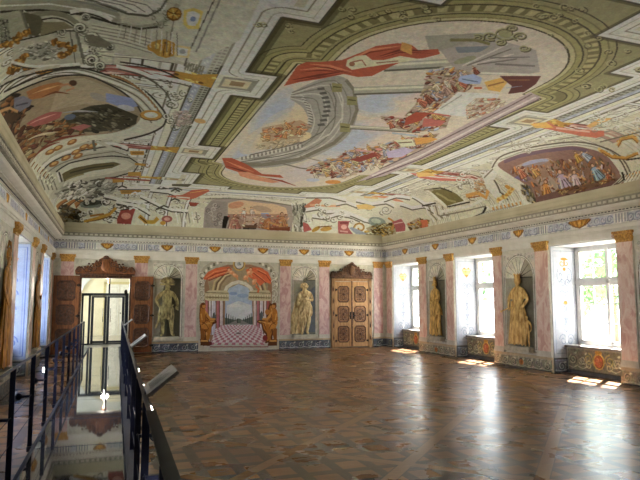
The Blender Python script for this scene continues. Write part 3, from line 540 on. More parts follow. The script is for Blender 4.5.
    for k in range(22):
        x, y = cv.rng.uniform(454, 500), cv.rng.uniform(172, 200)
        cv.scroll(x, y, cv.rng.uniform(2, 4.5), 1.1, 1.2, (110, 106, 90), k, .8, hand=(-1)**k); cv.scroll(x+1, y-1, cv.rng.uniform(2, 4), 1.1, 1.4, (222, 220, 206), k, .8)
    L([(466, 196), (478, 193), (486, 198), (488, 190)], 4, (206, 148, 70)); L([(468, 198), (480, 196)], 1.2, (150, 90, 40)); cv.crowd([(474, 182), (488, 180), (490, 190), (476, 192)], [(214, 150, 90), (222, 200, 170), (190, 130, 70)], 16, 1.6, 3.6, 0)
    P([(482, 176), (492, 168), (500, 170), (494, 180), (500, 190), (506, 198), (500, 204), (486, 188)], (210, 206, 190)); L([(484, 178), (494, 168), (504, 160)], 1.4, (120, 112, 96)); L([(494, 180), (500, 192), (508, 200)], 1.6, (84, 80, 66))
    # right medallion with its procession
    rm = [(498, 166), (504, 160), (520, 154), (545, 149), (572, 146), (590, 149), (604, 154), (614, 164), (620, 174), (622, 186), (592, 193), (560, 200), (538, 205), (532, 196), (524, 184), (512, 176)]
    fr = [(492, 168), (500, 157), (520, 150), (545, 145), (574, 142), (596, 145), (612, 152), (622, 163), (628, 176), (628, 187), (560, 204), (530, 210), (516, 190)]
    P(smooth(fr), (206, 202, 184)); L(smooth(fr[:9], False), 1.4, (90, 84, 70)); L([(500, 160), (520, 152.5), (545, 147.5), (574, 144), (594, 147), (608, 152)], 1, (150, 146, 130))
    P(smooth(rm), (140, 104, 96)); L([(504, 162), (520, 156), (545, 151), (572, 148), (588, 151)], 3.4, (110, 84, 104))
    P([(512, 168), (530, 160), (548, 158), (560, 166), (556, 180), (540, 186), (524, 180)], (176, 150, 140)); E(535, 163, 14, 3.4, -12, (150, 160, 196)); E(528, 172, 9, 3, 0, (206, 190, 176)); P([(536, 180), (550, 176), (560, 188), (556, 196), (546, 196)], (196, 200, 206)); L([(548, 180), (554, 192)], 1, (140, 150, 170))
    P([(514, 178), (526, 182), (532, 180), (528, 176), (520, 174)], (110, 96, 150))
    cv.crowd([(508, 170), (540, 162), (568, 160), (600, 156), (614, 170), (618, 184), (580, 192), (545, 200), (536, 196), (530, 184)], [(196, 140, 84), (176, 110, 64), (150, 90, 70), (206, 170, 140), (120, 66, 46), (190, 170, 180), (110, 96, 70), (206, 120, 60)], 110, 1.8, 4.6, 70, 40)
    cv.figure(566, 192, 26, -20, (176, 156, 186), (206, 160, 130)); cv.figure(577, 190, 22, -12, (196, 170, 180)); cv.figure(600, 180, 20, -30, (128, 160, 190)); cv.figure(590, 160, 14, -50, (150, 168, 196)); cv.figure(547, 198, 20, -8, (206, 130, 60)); cv.figure(524, 178, 14, -30, (196, 110, 80)); cv.figure(610, 184, 14, -14, (176, 90, 56)); cv.figure(538, 176, 12, -40, (206, 150, 80)); cv.figure(580, 162, 13, -30, (206, 150, 60))
    P([(534, 198), (560, 190), (600, 182), (620, 178), (622, 187), (560, 201), (538, 206)], (110, 76, 70)); cv.crowd([(556, 190), (600, 180), (618, 178), (600, 186), (560, 196)], [(150, 90, 50), (196, 150, 90), (90, 60, 44)], 26, 1.6, 3.4, -10)
    cv.crowd([(520, 184), (530, 186), (536, 204), (528, 202), (522, 192)], [(120, 110, 70), (170, 150, 100), (90, 84, 60), (110, 120, 150)], 20, 1.8, 4, 60)
    # herms with gilt garlands either side of the medallion, fluted corbels below
    for q in [[(498, 200), (506, 196), (512, 190), (506, 186)], [(600, 150), (610, 156), (626, 158), (636, 154)], [(618, 144), (622, 138), (632, 136), (638, 142)]]:
        for (xa, ya), (xb, yb) in zip(q, q[1:]):
            for k in range(4):
                t = k/4; E(xa+(xb-xa)*t, ya+(yb-ya)*t, 3, 1.8, cv.rng.uniform(0, 180), (196, 136, 50) if k % 2 else (226, 180, 100))
    P([(604, 146), (624, 140), (640, 138), (640, 176), (630, 172), (622, 158), (610, 152)], (206, 202, 182), a=.6); L([(606, 148), (620, 156), (630, 172)], 1.4, (96, 90, 76)); L([(600, 142), (640, 132)], 1.2, (110, 104, 90)); L([(626, 160), (640, 158)], 1.4, INK)
    for q in [[(618, 146), (622, 139), (632, 137), (638, 142)], [(602, 151), (612, 157), (626, 158), (638, 153)]]: L(q, 2.8, (206, 148, 60)); L([(x, y+1.4) for x, y in q], 1, (140, 90, 36))
    for k in range(9):
        x = 489+k*3.9; y0 = 212-k*.8
        L([(x-2+k*.2, y0-6), (x, y0), (x+.3, y0+9)], 2.0, (212, 206, 186)); L([(x+1.6, y0-2), (x+2, y0+8.5)], 1.1, (104, 96, 80)); 
        if k > 0: L([(x-.4, y0-4), (x+.8, y0-1)], 1.6, (196, 134, 60))
    L([(484, 221), (483, 213), (486, 207)], 2.4, INK)
    for k in range(7):
        x = 624+k*3.2; L([(x-1, 176-k), (x-1.5, 190-k)], 1.8, (206, 200, 180)); L([(x+.8, 174-k), (x+.5, 189-k)], 1.0, (96, 90, 76)); L([(x-.8, 176-k), (x, 180-k)], 1.4, (196, 140, 70))
    L([(622, 190), (624, 180), (622, 172)], 2.0, INK)
    for k in range(8): x, y = 30+k*2.8, 166+k*2.4; L([(x, y+4), (x+6, y-6)], 1.6, (206, 202, 176)); L([(x+1.5, y+1), (x+5, y-4)], 1.0, (130, 84, 40) if k < 6 else WD)
    # friezes of ornament on the right side above the medallion
    L([(548, 138), (570, 134), (610, 128), (640, 120)], 2.0, (206, 202, 184)); L([(548, 141), (575, 137), (610, 131)], 1.0, (130, 124, 108))
    P([(533, 123), (548, 122), (556, 126), (570, 129), (604, 131), (604, 136), (596, 138), (580, 136), (552, 130), (536, 127)], (196, 96, 70)); L([(556, 128), (590, 132)], 1.8, (220, 160, 140)); P([(530, 124), (546, 122), (554, 128), (536, 128)], (222, 164, 70)); P([(586, 126), (600, 118), (614, 118), (600, 124), (590, 128)], (206, 156, 84))
    for k in range(14):
        x, y = cv.rng.uniform(594, 638), cv.rng.uniform(108, 134); cv.scroll(x, y, cv.rng.uniform(2, 4.5), 1, 1.2, (130, 128, 112), k, .7, hand=(-1)**k); cv.scroll(x+1, y-1, cv.rng.uniform(2, 4), 1, 1.2, (220, 218, 204), k, .7)
    for k in range(12):
        x, y = cv.rng.uniform(492, 530), cv.rng.uniform(140, 156); cv.scroll(x, y, cv.rng.uniform(1.6, 3.4), 1, 1, (130, 126, 110), k, .7); cv.scroll(x+1, y-1, cv.rng.uniform(1.6, 3.4), 1, 1.1, (222, 220, 206), k, .7)
    L([(488, 150), (510, 146), (540, 140)], 1.6, (150, 146, 130))
    g_ = cv.c.mean(-1, keepdims=True); cv.c[:] = 255*(np.clip(g_+(cv.c-g_)*.74, 1, 255)/255)**.86; cv.c[:] = np.clip(152+(cv.c-136)*1.34, 8, 244)*np.array([.965, .99, .985], np.float32)
    cv.noise(.05, (1, 2, 6), 11, .3)
    return cv
# ---------------------------------------------------------------- materials
_M = {}
def srgb(c): return tuple(float(v) for v in lin(c))+(1,)
def new_mat(name):
    m = bpy.data.materials.new(name); m.use_nodes = True; return m, m.node_tree, m.node_tree.nodes['Principled BSDF']
def mat(name, col, col2=None, rough=.6, metal=0, scale=8, bump=0, detail=4, stretch=None, dist=0, spec=.5, coat=0):
    if name in _M: return _M[name]
    m, t, b = new_mat(name); N = t.nodes; Lk = t.links
    b.inputs['Roughness'].default_value = rough; b.inputs['Metallic'].default_value = metal
    b.inputs['Specular IOR Level'].default_value = spec; b.inputs['Coat Weight'].default_value = coat
    col2 = col2 or tuple(v*.85 for v in col)
    tc = N.new('ShaderNodeTexCoord'); mp = N.new('ShaderNodeMapping'); no = N.new('ShaderNodeTexNoise'); rp = N.new('ShaderNodeValToRGB')
    if stretch: mp.inputs['Scale'].default_value = stretch
    no.inputs['Scale'].default_value = scale; no.inputs['Detail'].default_value = detail; no.inputs['Distortion'].default_value = dist
    rp.color_ramp.elements[0].position = .32; rp.color_ramp.elements[1].position = .68
    rp.color_ramp.elements[0].color = srgb(col2); rp.color_ramp.elements[1].color = srgb(col)
    Lk.new(tc.outputs['Object'], mp.inputs[0]); Lk.new(mp.outputs[0], no.inputs[0]); Lk.new(no.outputs[0], rp.inputs[0]); Lk.new(rp.outputs[0], b.inputs['Base Color'])
    if bump:
        bp = N.new('ShaderNodeBump'); bp.inputs['Strength'].default_value = bump; bp.inputs['Distance'].default_value = .02
        Lk.new(no.outputs[0], bp.inputs['Height']); Lk.new(bp.outputs[0], b.inputs['Normal'])
    _M[name] = m; return m
def paint_mat(rough=.75):
    k = 'paint%.2f' % rough
    if k in _M: return _M[k]
    m, t, b = new_mat('fresco_paint'); a = t.nodes.new('ShaderNodeVertexColor'); a.layer_name = 'paint'
    b.inputs['Roughness'].default_value = rough; b.inputs['Specular IOR Level'].default_value = .25
    no = t.nodes.new('ShaderNodeTexNoise'); no.inputs['Scale'].default_value = 40; no.inputs['Detail'].default_value = 5
    mr = t.nodes.new('ShaderNodeMapRange'); mr.inputs[3].default_value = .9; mr.inputs[4].default_value = 1.08
    mx = t.nodes.new('ShaderNodeMix'); mx.data_type = 'RGBA'; mx.blend_type = 'MULTIPLY'; mx.inputs[0].default_value = 1
    tc = t.nodes.new('ShaderNodeTexCoord'); t.links.new(tc.outputs['Object'], no.inputs[0])
    t.links.new(no.outputs[0], mr.inputs[0]); t.links.new(a.outputs[0], mx.inputs[6]); t.links.new(mr.outputs[0], mx.inputs[7]); t.links.new(mx.outputs[2], b.inputs['Base Color'])
    _M[k] = m; return m
def marble(name, c1, c2, c3, scale=2.2):
    if name in _M: return _M[name]
    m, t, b = new_mat(name); N = t.nodes; L = t.links
    tc = N.new('ShaderNodeTexCoord'); no = N.new('ShaderNodeTexNoise'); no.inputs['Scale'].default_value = scale; no.inputs['Detail'].default_value = 6; no.inputs['Distortion'].default_value = 1.6
    mp = N.new('ShaderNodeMapping'); mp.inputs['Scale'].default_value = (1.6, 1.6, .8)
    oi = N.new('ShaderNodeObjectInfo'); ad = N.new('ShaderNodeVectorMath'); ad.operation = 'ADD'; mu = N.new('ShaderNodeMath'); mu.operation = 'MULTIPLY'; mu.inputs[1].default_value = 40
    L.new(oi.outputs['Random'], mu.inputs[0]); L.new(tc.outputs['Object'], ad.inputs[0]); L.new(mu.outputs[0], ad.inputs[1]); L.new(ad.outputs[0], mp.inputs[0]); L.new(mp.outputs[0], no.inputs[0])
    rp = N.new('ShaderNodeValToRGB'); e = rp.color_ramp.elements; e[0].position = .36; e[0].color = srgb(c2); e[1].position = .62; e[1].color = srgb(c3)
    x = e.new(.48); x.color = srgb(c1); x = e.new(.53); x.color = srgb(c3); x = e.new(.56); x.color = srgb(c1)
    L.new(no.outputs[0], rp.inputs[0]); L.new(rp.outputs[0], b.inputs['Base Color']); b.inputs['Roughness'].default_value = .42
    _M[name] = m; return m
def glow(name, col, s):
    m, t, b = new_mat(name); b.inputs['Base Color'].default_value = srgb(col); b.inputs['Emission Color'].default_value = srgb(col); b.inputs['Emission Strength'].default_value = s; return m
def pane_mat(name, tint=(1, 1, 1), body=0.0, bodycol=(.05, .055, .07), rough=.02, power=5):
    """clear or tinted sheet glass: part see-through, part body colour, Fresnel reflection on top"""
    m = bpy.data.materials.new(name); m.use_nodes = True; t = m.node_tree; N = t.nodes; L = t.links; N.clear()
    o = N.new('ShaderNodeOutputMaterial'); tr = N.new('ShaderNodeBsdfTransparent'); tr.inputs[0].default_value = tint+(1,)
    df = N.new('ShaderNodeBsdfDiffuse'); df.inputs[0].default_value = bodycol+(1,); gl = N.new('ShaderNodeBsdfGlossy'); gl.inputs['Roughness'].default_value = rough
    m1 = N.new('ShaderNodeMixShader'); m1.inputs[0].default_value = body; m2 = N.new('ShaderNodeMixShader'); lw = N.new('ShaderNodeLayerWeight'); lw.inputs[0].default_value = .5; pw = N.new('ShaderNodeMath'); pw.operation = 'POWER'; pw.inputs[1].default_value = power; fr = N.new('ShaderNodeMath'); fr.operation = 'MULTIPLY_ADD'; fr.inputs[1].default_value = .95; fr.inputs[2].default_value = .04; L.new(lw.outputs['Facing'], pw.inputs[0]); L.new(pw.outputs[0], fr.inputs[0])
    L.new(tr.outputs[0], m1.inputs[1]); L.new(df.outputs[0], m1.inputs[2]); L.new(fr.outputs[0], m2.inputs[0]); L.new(m1.outputs[0], m2.inputs[1]); L.new(gl.outputs[0], m2.inputs[2]); L.new(m2.outputs[0], o.inputs[0])
    return m
# ---------------------------------------------------------------- mesh building
class MB:
    def __init__(s): s.v = []; s.f = []; s.sm = []
    def add(s, vs, fs, smooth=False):
        n = len(s.v); s.v += [tuple(map(float, p)) for p in vs]; s.f += [tuple(i+n for i in f) for f in fs]; s.sm += [smooth]*len(fs); return s
    def box(s, x0, x1, y0, y1, z0, z1):
        vs = [(x, y, z) for x in (x0, x1) for y in (y0, y1) for z in (z0, z1)]
        return s.add(vs, [(0, 1, 3, 2), (4, 6, 7, 5), (0, 4, 5, 1), (2, 3, 7, 6), (0, 2, 6, 4), (1, 5, 7, 3)])
    def bevbox(s, x0, x1, y0, y1, z0, z1, b):
        """box whose front (low y) face is chamfered"""
        vs = [(x0, y1, z0), (x1, y1, z0), (x1, y1, z1), (x0, y1, z1), (x0, y0+b, z0), (x1, y0+b, z0), (x1, y0+b, z1), (x0, y0+b, z1), (x0+b, y0, z0+b), (x1-b, y0, z0+b), (x1-b, y0, z1-b), (x0+b, y0, z1-b)]
        return s.add(vs, [(0, 3, 2, 1), (8, 9, 10, 11), (4, 5, 9, 8), (5, 6, 10, 9), (6, 7, 11, 10), (7, 4, 8, 11), (0, 1, 5, 4), (1, 2, 6, 5), (2, 3, 7, 6), (3, 0, 4, 7)])
    def tube(s, pts, r, n=8, cap=True):
        pts = [Vector(p) for p in pts]; rs = r if isinstance(r, (list, tuple)) else [r]*len(pts)
        vs, fs = [], []; up = Vector((0, 0, 1)); prev = None
        for i, p in enumerate(pts):
            d = (pts[min(i+1, len(pts)-1)]-pts[max(i-1, 0)]).normalized()
            a = prev-d*prev.dot(d) if prev else d.cross(up if abs(d.z) < .95 else Vector((1, 0, 0)))
            if a.length < 1e-6: a = d.cross(Vector((0, 1, 0)))
            a.normalize(); prev = a; b = d.cross(a)
            for k in range(n):
                t = 2*PI*k/n; vs.append(p+(a*math.cos(t)+b*math.sin(t))*rs[i])
        for i in range(len(pts)-1):
            for k in range(n): fs.append((i*n+k, i*n+(k+1) % n, (i+1)*n+(k+1) % n, (i+1)*n+k))
        if cap: fs += [tuple(range(n))[::-1], tuple((len(pts)-1)*n+k for k in range(n))]
        return s.add(vs, fs, True)
    def lathe(s, prof, cx=0, cy=0, n=16, ax=1, ay=1, a0=0, a1=2*PI):
        vs, fs = [], []; full = abs(a1-a0-2*PI) < 1e-6; m = n if full else n+1
        for r, z in prof:
            for k in range(m): t = a0+(a1-a0)*k/n; vs.append((cx+r*ax*math.cos(t), cy+r*ay*math.sin(t), z))
        for i in range(len(prof)-1):
            for k in range(n): fs.append((i*m+k, i*m+(k+1) % m, (i+1)*m+(k+1) % m, (i+1)*m+k))
        return s.add(vs, fs, True)
    def prism(s, pts, y0, y1, inset=0):
        """outline in x,z pushed from y1 (back) to y0 (front); inset chamfers the front"""
        n = len(pts); c = np.mean(np.array(pts), 0)
        vs = [(x, y1, z) for x, z in pts]+[(x, y0+inset, z) for x, z in pts]
        fs = [(i, (i+1) % n, n+(i+1) % n, n+i) for i in range(n)]
        if inset:
            L = max(1e-6, float(np.abs(np.array(pts)-c).max())); k = 1-inset/L
            vs += [(c[0]+(x-c[0])*k, y0, c[1]+(z-c[1])*k) for x, z in pts]
            fs += [(n+i, n+(i+1) % n, 2*n+(i+1) % n, 2*n+i) for i in range(n)]; fs.append(tuple(range(2*n, 3*n)))
        else: fs.append(tuple(range(n, 2*n)))
        fs.append(tuple(range(n))[::-1]); return s.add(vs, fs)
    def ball(s, c, r, n=10, m=7):
        rx, ry, rz = r if isinstance(r, (tuple, list)) else (r, r, r)
        vs = [(c[0], c[1], c[2]-rz)]; fs = []
        for i in range(1, m):
            t = -PI/2+PI*i/m
            for k in range(n): a = 2*PI*k/n; vs.append((c[0]+rx*math.cos(t)*math.cos(a), c[1]+ry*math.cos(t)*math.sin(a), c[2]+rz*math.sin(t)))
        vs.append((c[0], c[1], c[2]+rz)); T = len(vs)-1
        for k in range(n): fs.append((0, 1+(k+1) % n, 1+k))
        for i in range(m-2):
            for k in range(n): fs.append((1+i*n+k, 1+i*n+(k+1) % n, 1+(i+1)*n+(k+1) % n, 1+(i+1)*n+k))
        for k in range(n): fs.append((1+(m-2)*n+k, 1+(m-2)*n+(k+1) % n, T))
        return s.add(vs, fs, True)
    def curl(s, x, z, r, turn, w, y0, start=0, hand=1, sq=1.0):
        """a carved scroll lying on a panel"""
        pts, rs = [], []; k = int(9*turn)+1
        for i in range(k+1):
            t = i/9; q = start+hand*t*2*PI; rr = r*(1-.78*t/turn); pts.append((x+rr*math.cos(q), y0, z+rr*math.sin(q)*sq)); rs.append(w*(1-.4*i/k))
        return s.tube(pts, rs, 5)
    def obj(s, name, m, parent=None, loc=None, rz=0):
        me = bpy.data.meshes.new(name); me.from_pydata(s.v, [], s.f)
        me.polygons.foreach_set('use_smooth', s.sm); me.materials.append(m); me.update()
        bm = bmesh.new(); bm.from_mesh(me); bmesh.ops.recalc_face_normals(bm, faces=bm.faces); bm.to_mesh(me); bm.free()
        o = bpy.data.objects.new(name, me); COL.objects.link(o)
        if parent: o.parent = parent
        if loc is not None: o.location = loc
        if rz: o.rotation_euler = (0, 0, rz)
        return o
def thing(name, label, cat, loc=(0, 0, 0), rz=0, group=None):
    o = bpy.data.objects.new(name, None); COL.objects.link(o); o.location = loc; o.rotation_euler = (0, 0, rz); o.empty_display_size = .1
    o['label'] = label; o['category'] = cat
    if group: o['group'] = group
    return o
def tag(o, label, cat, group=None):
    o['label'] = label; o['category'] = cat
    if group: o['group'] = group
    return o
def struct(o, label=None):
    o['kind'] = 'structure'
    if label: o['label'] = label
    return o
def grid_mesh(name, P, C, m, keep=None, parent=None):
    """P (rows, cols, 3) points and C (rows, cols, 3) 0..255 colours -> mesh with its colours; keep = face mask"""
    r, c = P.shape[:2]
    ids = np.arange(r*c).reshape(r, c)
    F = np.stack([ids[:-1, :-1], ids[:-1, 1:], ids[1:, 1:], ids[1:, :-1]], -1).reshape(-1, 4)
    if keep is not None: F = F[keep.ravel()]
    used = np.unique(F); rem = np.full(r*c, -1); rem[used] = np.arange(len(used)); F = rem[F]
    V = P.reshape(-1, 3)[used]; K = lin(C.reshape(-1, 3)[used])
    me = bpy.data.meshes.new(name); me.vertices.add(len(V)); me.vertices.foreach_set('co', V.astype(np.float32).ravel())
    me.loops.add(F.size); me.loops.foreach_set('vertex_index', F.ravel().astype(np.int32))
    me.polygons.add(len(F)); me.polygons.foreach_set('loop_start', np.arange(0, F.size, 4, dtype=np.int32)); me.polygons.foreach_set('loop_total', np.full(len(F), 4, np.int32))
    me.update(calc_edges=True)
    a = me.color_attributes.new('paint', 'FLOAT_COLOR', 'POINT'); a.data.foreach_set('color', np.concatenate([K, np.ones((len(K), 1))], 1).astype(np.float32).ravel())
    me.polygons.foreach_set('use_smooth', np.ones(len(F), bool)); me.materials.append(m)
    o = bpy.data.objects.new(name, me); COL.objects.link(o)
    if parent: o.parent = parent
    return o
# wall frames: local x runs to the viewer's right along the wall, local y goes into the wall
SL = .0166
def wall_at(side, q, out=0.0, z=0.0):
    """back: q = X; right and left: q = Y. returns location and rotation about z"""
    if side == 'back': return (q, YB-out, z), 0.0
    if side == 'right': return (XR-out, q, z), -PI/2
    return (XL-SL*(YB-q)+out, q, z), PI/2-SL
def painted_panel(name, cv, w, h, step, y=0.0, m=None, parent=None, keepfn=None, z0=0.0):
    nx, nz = max(2, int(w/step)+1), max(2, int(h/step)+1)
    U, V = np.meshgrid(np.linspace(0, w, nx), np.linspace(0, h, nz))
    P = np.stack([U-w/2, np.full(U.shape, y), V+z0], -1); C = cv.sample(U, V)
    k = None
    if keepfn is not None: k = keepfn((U[:-1, :-1]+U[1:, 1:])/2-w/2, (V[:-1, :-1]+V[1:, 1:])/2+z0)
    return grid_mesh(name, P, C, m or paint_mat(), k, parent)
# ================================================================ the room
M_PLASTER = mat('wall_plaster', (220, 217, 204), (198, 195, 182), .85, scale=5)
M_WHITE = mat('white_plaster', (236, 235, 229), (222, 221, 213), .8, scale=3)
M_STONE = mat('pale_moulding', (230, 228, 218), (208, 206, 194), .75, scale=6)
M_BEIGE = mat('beige_cove_base', (208, 203, 176), (188, 182, 152), .8, scale=1.2, stretch=(1, 1, 1))
M_GREY = mat('grey_moulding', (150, 150, 142), (118, 118, 112), .8, scale=8)

# ---- vault with its paintings
cv = paint_vault()
us = np.arange(0, UTOT+.012, .0125); us[-1] = UTOT
vs = [0.0]
while vs[-1] < VTOT-.03:
    Yv = float(y_of(vs[-1])); vs.append(vs[-1]+max(.0115, min(.03, .00022*Yv**2*.5)) if Yv < CB-1.2 else vs[-1]+.022)
vs[-1] = VTOT; vs = np.array(vs)
U, V = np.meshgrid(us, vs); Xc, Yc_ = x_of(U), y_of(V); Xw = uncanon(Xc, Yc_)
dx = np.clip(np.minimum(Xc-CL, CR-Xc)/DV, 0, 1); dy = np.clip((CB-Yc_)/DV, 0, 1)
Z = np.minimum(4.72+.99*np.sqrt(1-(1-dx)**2), 4.84+.87*np.sqrt(1-(1-dy)**2))
P = np.stack([Xw, Yc_, Z], -1); C = cv.sample(U, V)
fc = lambda A: (A[:-1, :-1]+A[1:, 1:])/2
Xf, Yf = fc(Xc), fc(Yc_)
def inside(poly, Xq, Yq):
    poly = np.asarray(poly); lo, hi = poly.min(0), poly.max(0); out = np.zeros(Xq.shape, bool)
    m = (Xq > lo[0]) & (Xq < hi[0]) & (Yq > lo[1]) & (Yq < hi[1]); d, _ = poly_sdf(poly, Xq[m], Yq[m]); out[m] = d < 0; return out
def px_outline(q):
    q = np.array(q, float); D = []
    for a, b in zip(q, np.roll(q, -1, 0)):
        for t in np.linspace(0, 1, 6)[:-1]: D.append(a+(b-a)*t)
    D = np.array(D); X_, Y_ = on_vault(D[:, 0], D[:, 1]); return np.stack([X_, Y_], 1)
k_center = inside(SCENE, Xf, Yf)
k_left = inside(px_outline(MED_L), Xf, Yf); k_right = inside(px_outline(MED_R), Xf, Yf) & ~k_center; k_back = inside(px_outline(SCENE_B), Xf, Yf)
k_frame = inside(FIELD, Xf, Yf) & ~k_center
struct(grid_mesh('ceiling', P, C, paint_mat(), ~(k_center | k_left | k_right | k_back | k_frame)), 'vaulted ceiling painted with grey and white sham architecture')
tag(grid_mesh('fresco', P, C, paint_mat(), k_center), 'large central ceiling fresco with a round colonnade, red cloths and a crowd', 'fresco')
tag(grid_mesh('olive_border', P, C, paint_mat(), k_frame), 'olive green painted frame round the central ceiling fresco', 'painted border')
tag(grid_mesh('fresco', P, C, paint_mat(), k_left), 'oval fresco on the left flank of the vault, dark rocks and a blue sky patch', 'fresco')
tag(grid_mesh('fresco', P, C, paint_mat(), k_right), 'arched fresco on the right flank of the vault, a procession in violet and gold', 'fresco')
tag(grid_mesh('fresco', P, C, paint_mat(), k_back), 'banquet fresco with a white table on the vault above the far wall', 'fresco')
# rest of the vault, over and behind the viewer
Yn = np.linspace(YF, Y0V, 12); Un, Yg = np.meshgrid(us[::6], Yn); Xn = x_of(Un); dxn = np.clip(np.minimum(Xn-CL, CR-Xn)/DV, 0, 1)
Pn = np.stack([uncanon(Xn, Yg), Yg, 4.72+.99*np.sqrt(1-(1-dxn)**2)], -1)
struct(grid_mesh('ceiling', Pn, np.full(Pn.shape, 172.0)*np.array([1, .98, .88]), paint_mat()), 'ceiling nearest the viewer')
struct(MB().box(XL-2, XR+2, YF-1, YB+1, 5.95, 6.1).obj('ceiling', M_PLASTER), 'floor slab above the vault')

# ---- entablature: swept round three walls with mitred corners
def path_pts(o):
    a = XL-SL*(YB-YF)
    return [(a+o, YF), (XL+o, YB-o), (XR-o, YB-o), (XR-o, YF)]
def sweep(prof):
    mb = MB(); n = len(prof)
    vs_ = []
    for k in range(4):
        for o, z in prof: x, y = path_pts(o)[k]; vs_.append((x, y, z))
    mb.add(vs_, [(k*n+i, k*n+i+1, (k+1)*n+i+1, (k+1)*n+i) for k in range(3) for i in range(n-1)]); return mb
struct(sweep([(0, 3.54), (.03, 3.56), (.03, 3.70), (.055, 3.71), (.055, 3.76), (.085, 3.77), (.085, 3.85), (.1, 3.87), (0, 3.87)]).obj('trim_architrave', M_WHITE))
struct(sweep([(0, 4.20), (.05, 4.20), (.05, 4.235), (.09, 4.25), (.13, 4.25)]).obj('trim_cornice_lower', M_STONE))
struct(sweep([(.13, 4.25), (.13, 4.27), (.16, 4.275), (.26, 4.30), (.30, 4.335), (.30, 4.35)]).obj('trim_cornice_middle', M_WHITE))
struct(sweep([(.30, 4.35), (.355, 4.36), (.355, 4.46), (.385, 4.465), (.385, 4.485), (.34, 4.49)]).obj('trim_cornice_upper', mat('cornice_top', (168, 166, 152), (140, 138, 126), .75, scale=6)))  # greyer fascia stands in for shade between the dentils
struct(sweep([(.34, 4.49), (.345, 4.53), (.37, 4.56), (.37, 4.66), (.385, 4.69), (.385, 4.73)]).obj('trim_cove_base', M_BEIGE))
struct(sweep([(.385, 4.725), (.38, 4.86)]).obj('trim_cove_edge', M_BEIGE))
# dentils and bead row
mb = MB(); mb2 = MB()
def along(fn, step, o):
    q = path_pts(o)
    for k in range(3):
        a, b = Vector(q[k]), Vector(q[k+1]); L_ = (b-a).length; n = int(L_/step)
        for i in range(n):
            p = a+(b-a)*((i+.5)/n)
            if p.y > 3: fn(p, (b-a).normalized())
def dent(p, d):
    n = Vector((d.y, -d.x)); a, b = p-d*.05, p+d*.05; o = n*.02
    mb.add([(*a, 4.385), (*b, 4.385), (*b, 4.445), (*a, 4.445), (*(a+o), 4.385), (*(b+o), 4.385), (*(b+o), 4.445), (*(a+o), 4.445)], [(4, 5, 6, 7), (0, 1, 5, 4), (3, 2, 6, 7), (0, 4, 7, 3), (1, 2, 6, 5)])
along(dent, .17, .355)
def bead(p, d):
    n = Vector((d.y, -d.x)); a, b = p-d*.03, p+d*.03; o = n*.012
    mb2.add([(*a, 4.208), (*b, 4.208), (*b, 4.23), (*a, 4.23), (*(a+o), 4.208), (*(b+o), 4.208), (*(b+o), 4.23), (*(a+o), 4.23)], [(4, 5, 6, 7), (0, 1, 5, 4), (3, 2, 6, 7), (0, 4, 7, 3), (1, 2, 6, 5)])
along(bead, .11, .05)
struct(mb.obj('trim_dentil_row', mat('dentil', (222, 219, 204), (200, 197, 182), .8)))
struct(mb2.obj('trim_bead_row', mat('bead', (96, 98, 104), (70, 72, 80), .8)))

# ---- painted frieze: blue grey scrolls, fluted blocks and gilt masks
AUx, AUd, AUl = (196, 140, 58), (110, 70, 22), (226, 178, 92)
def frieze(name, length, masks, flutes, seed):
    c = Canvas(length, .33, .012, (228, 227, 221), None, seed)
    for (a, b) in ((0, .02), (.3, .315)): c.poly([(0, a), (length, a), (length, b), (0, b)], (150, 150, 146))
    rg = random.Random(seed); s_ = .1
    while s_ < length:
        if not any(abs(s_-m) < .32 for m, _ in masks) and not any(abs(s_-f) < .22 for f in flutes):
            h = rg.choice((-1, 1)); c.poly([(s_-.12, .06), (s_+.12, .06), (s_+.12, .27), (s_-.12, .27)], (200, 204, 214))
            c.scroll(s_, .16, .1, 1.3, .03, (108, 118, 148), rg.uniform(0, 6), 1, hand=h); c.scroll(s_+.02, .15, .07, 1.1, .022, (226, 226, 226), rg.uniform(0, 6), 1, hand=h)
            c.line([(s_-.12, .07), (s_, .05), (s_+.12, .09)], .018, (124, 132, 156))
        s_ += .21
    for f in flutes:
        for k in range(5): c.poly([(f-.2+k*.09, .05), (f-.165+k*.09, .05), (f-.165+k*.09, .27), (f-.2+k*.09, .27)], (138, 142, 156)); c.poly([(f-.165+k*.09, .05), (f-.15+k*.09, .05), (f-.15+k*.09, .27), (f-.165+k*.09, .27)], (226, 226, 220))
    for m, wd in masks:
        c.poly([(m-wd, .26), (m-wd*.9, .2), (m-wd*.5, .1), (m, .04), (m+wd*.5, .1), (m+wd*.9, .2), (m+wd, .26), (m, .29)], AUd)
        c.poly([(m-wd*.92, .25), (m-wd*.5, .13), (m, .07), (m+wd*.5, .13), (m+wd*.92, .25), (m, .27)], AUx)
        for k in range(7): c.line([(m-wd*.7+k*wd*.23, .25), (m-wd*.4+k*wd*.13, .1)], .02, AUl if k % 2 else AUd)
        c.ell(m, .17, .06, .06, 0, AUl)
    c.noise(.05, (2, 6), seed)
    return painted_panel(name, c, length, .33, .02)
P1C, P2C = 19.735, 14.91
Lb = XR-XL
mk = [(at_y(x, 250, YB)[0]-XL, .24) for x in (107, 167, 215, 263, 304, 349)]
fl = [at_y(x, 250, YB)[0]-XL for x in (72, 90, 142, 191, 285, 324, 377)]
M_X = 0
o = struct(frieze('trim_frieze_far', Lb, mk, fl, 4)); o.location = ((XL+XR)/2, YB-.004, 3.87)
Lr = 20.0
mk = [(YB-y, .26) for y in (22.15, P1C, 17.33, P2C, 7.6)]+[(YB-12.43, .42)]; fl = [YB-y for y in (23.57, 20.68, 18.72, 15.98, 13.9, 11.04)]
o = struct(frieze('trim_frieze_right', Lr, mk, fl, 5)); (l, rz) = wall_at('right', YB-Lr/2, .004, 3.87); o.location = l; o.rotation_euler = (0, 0, rz)
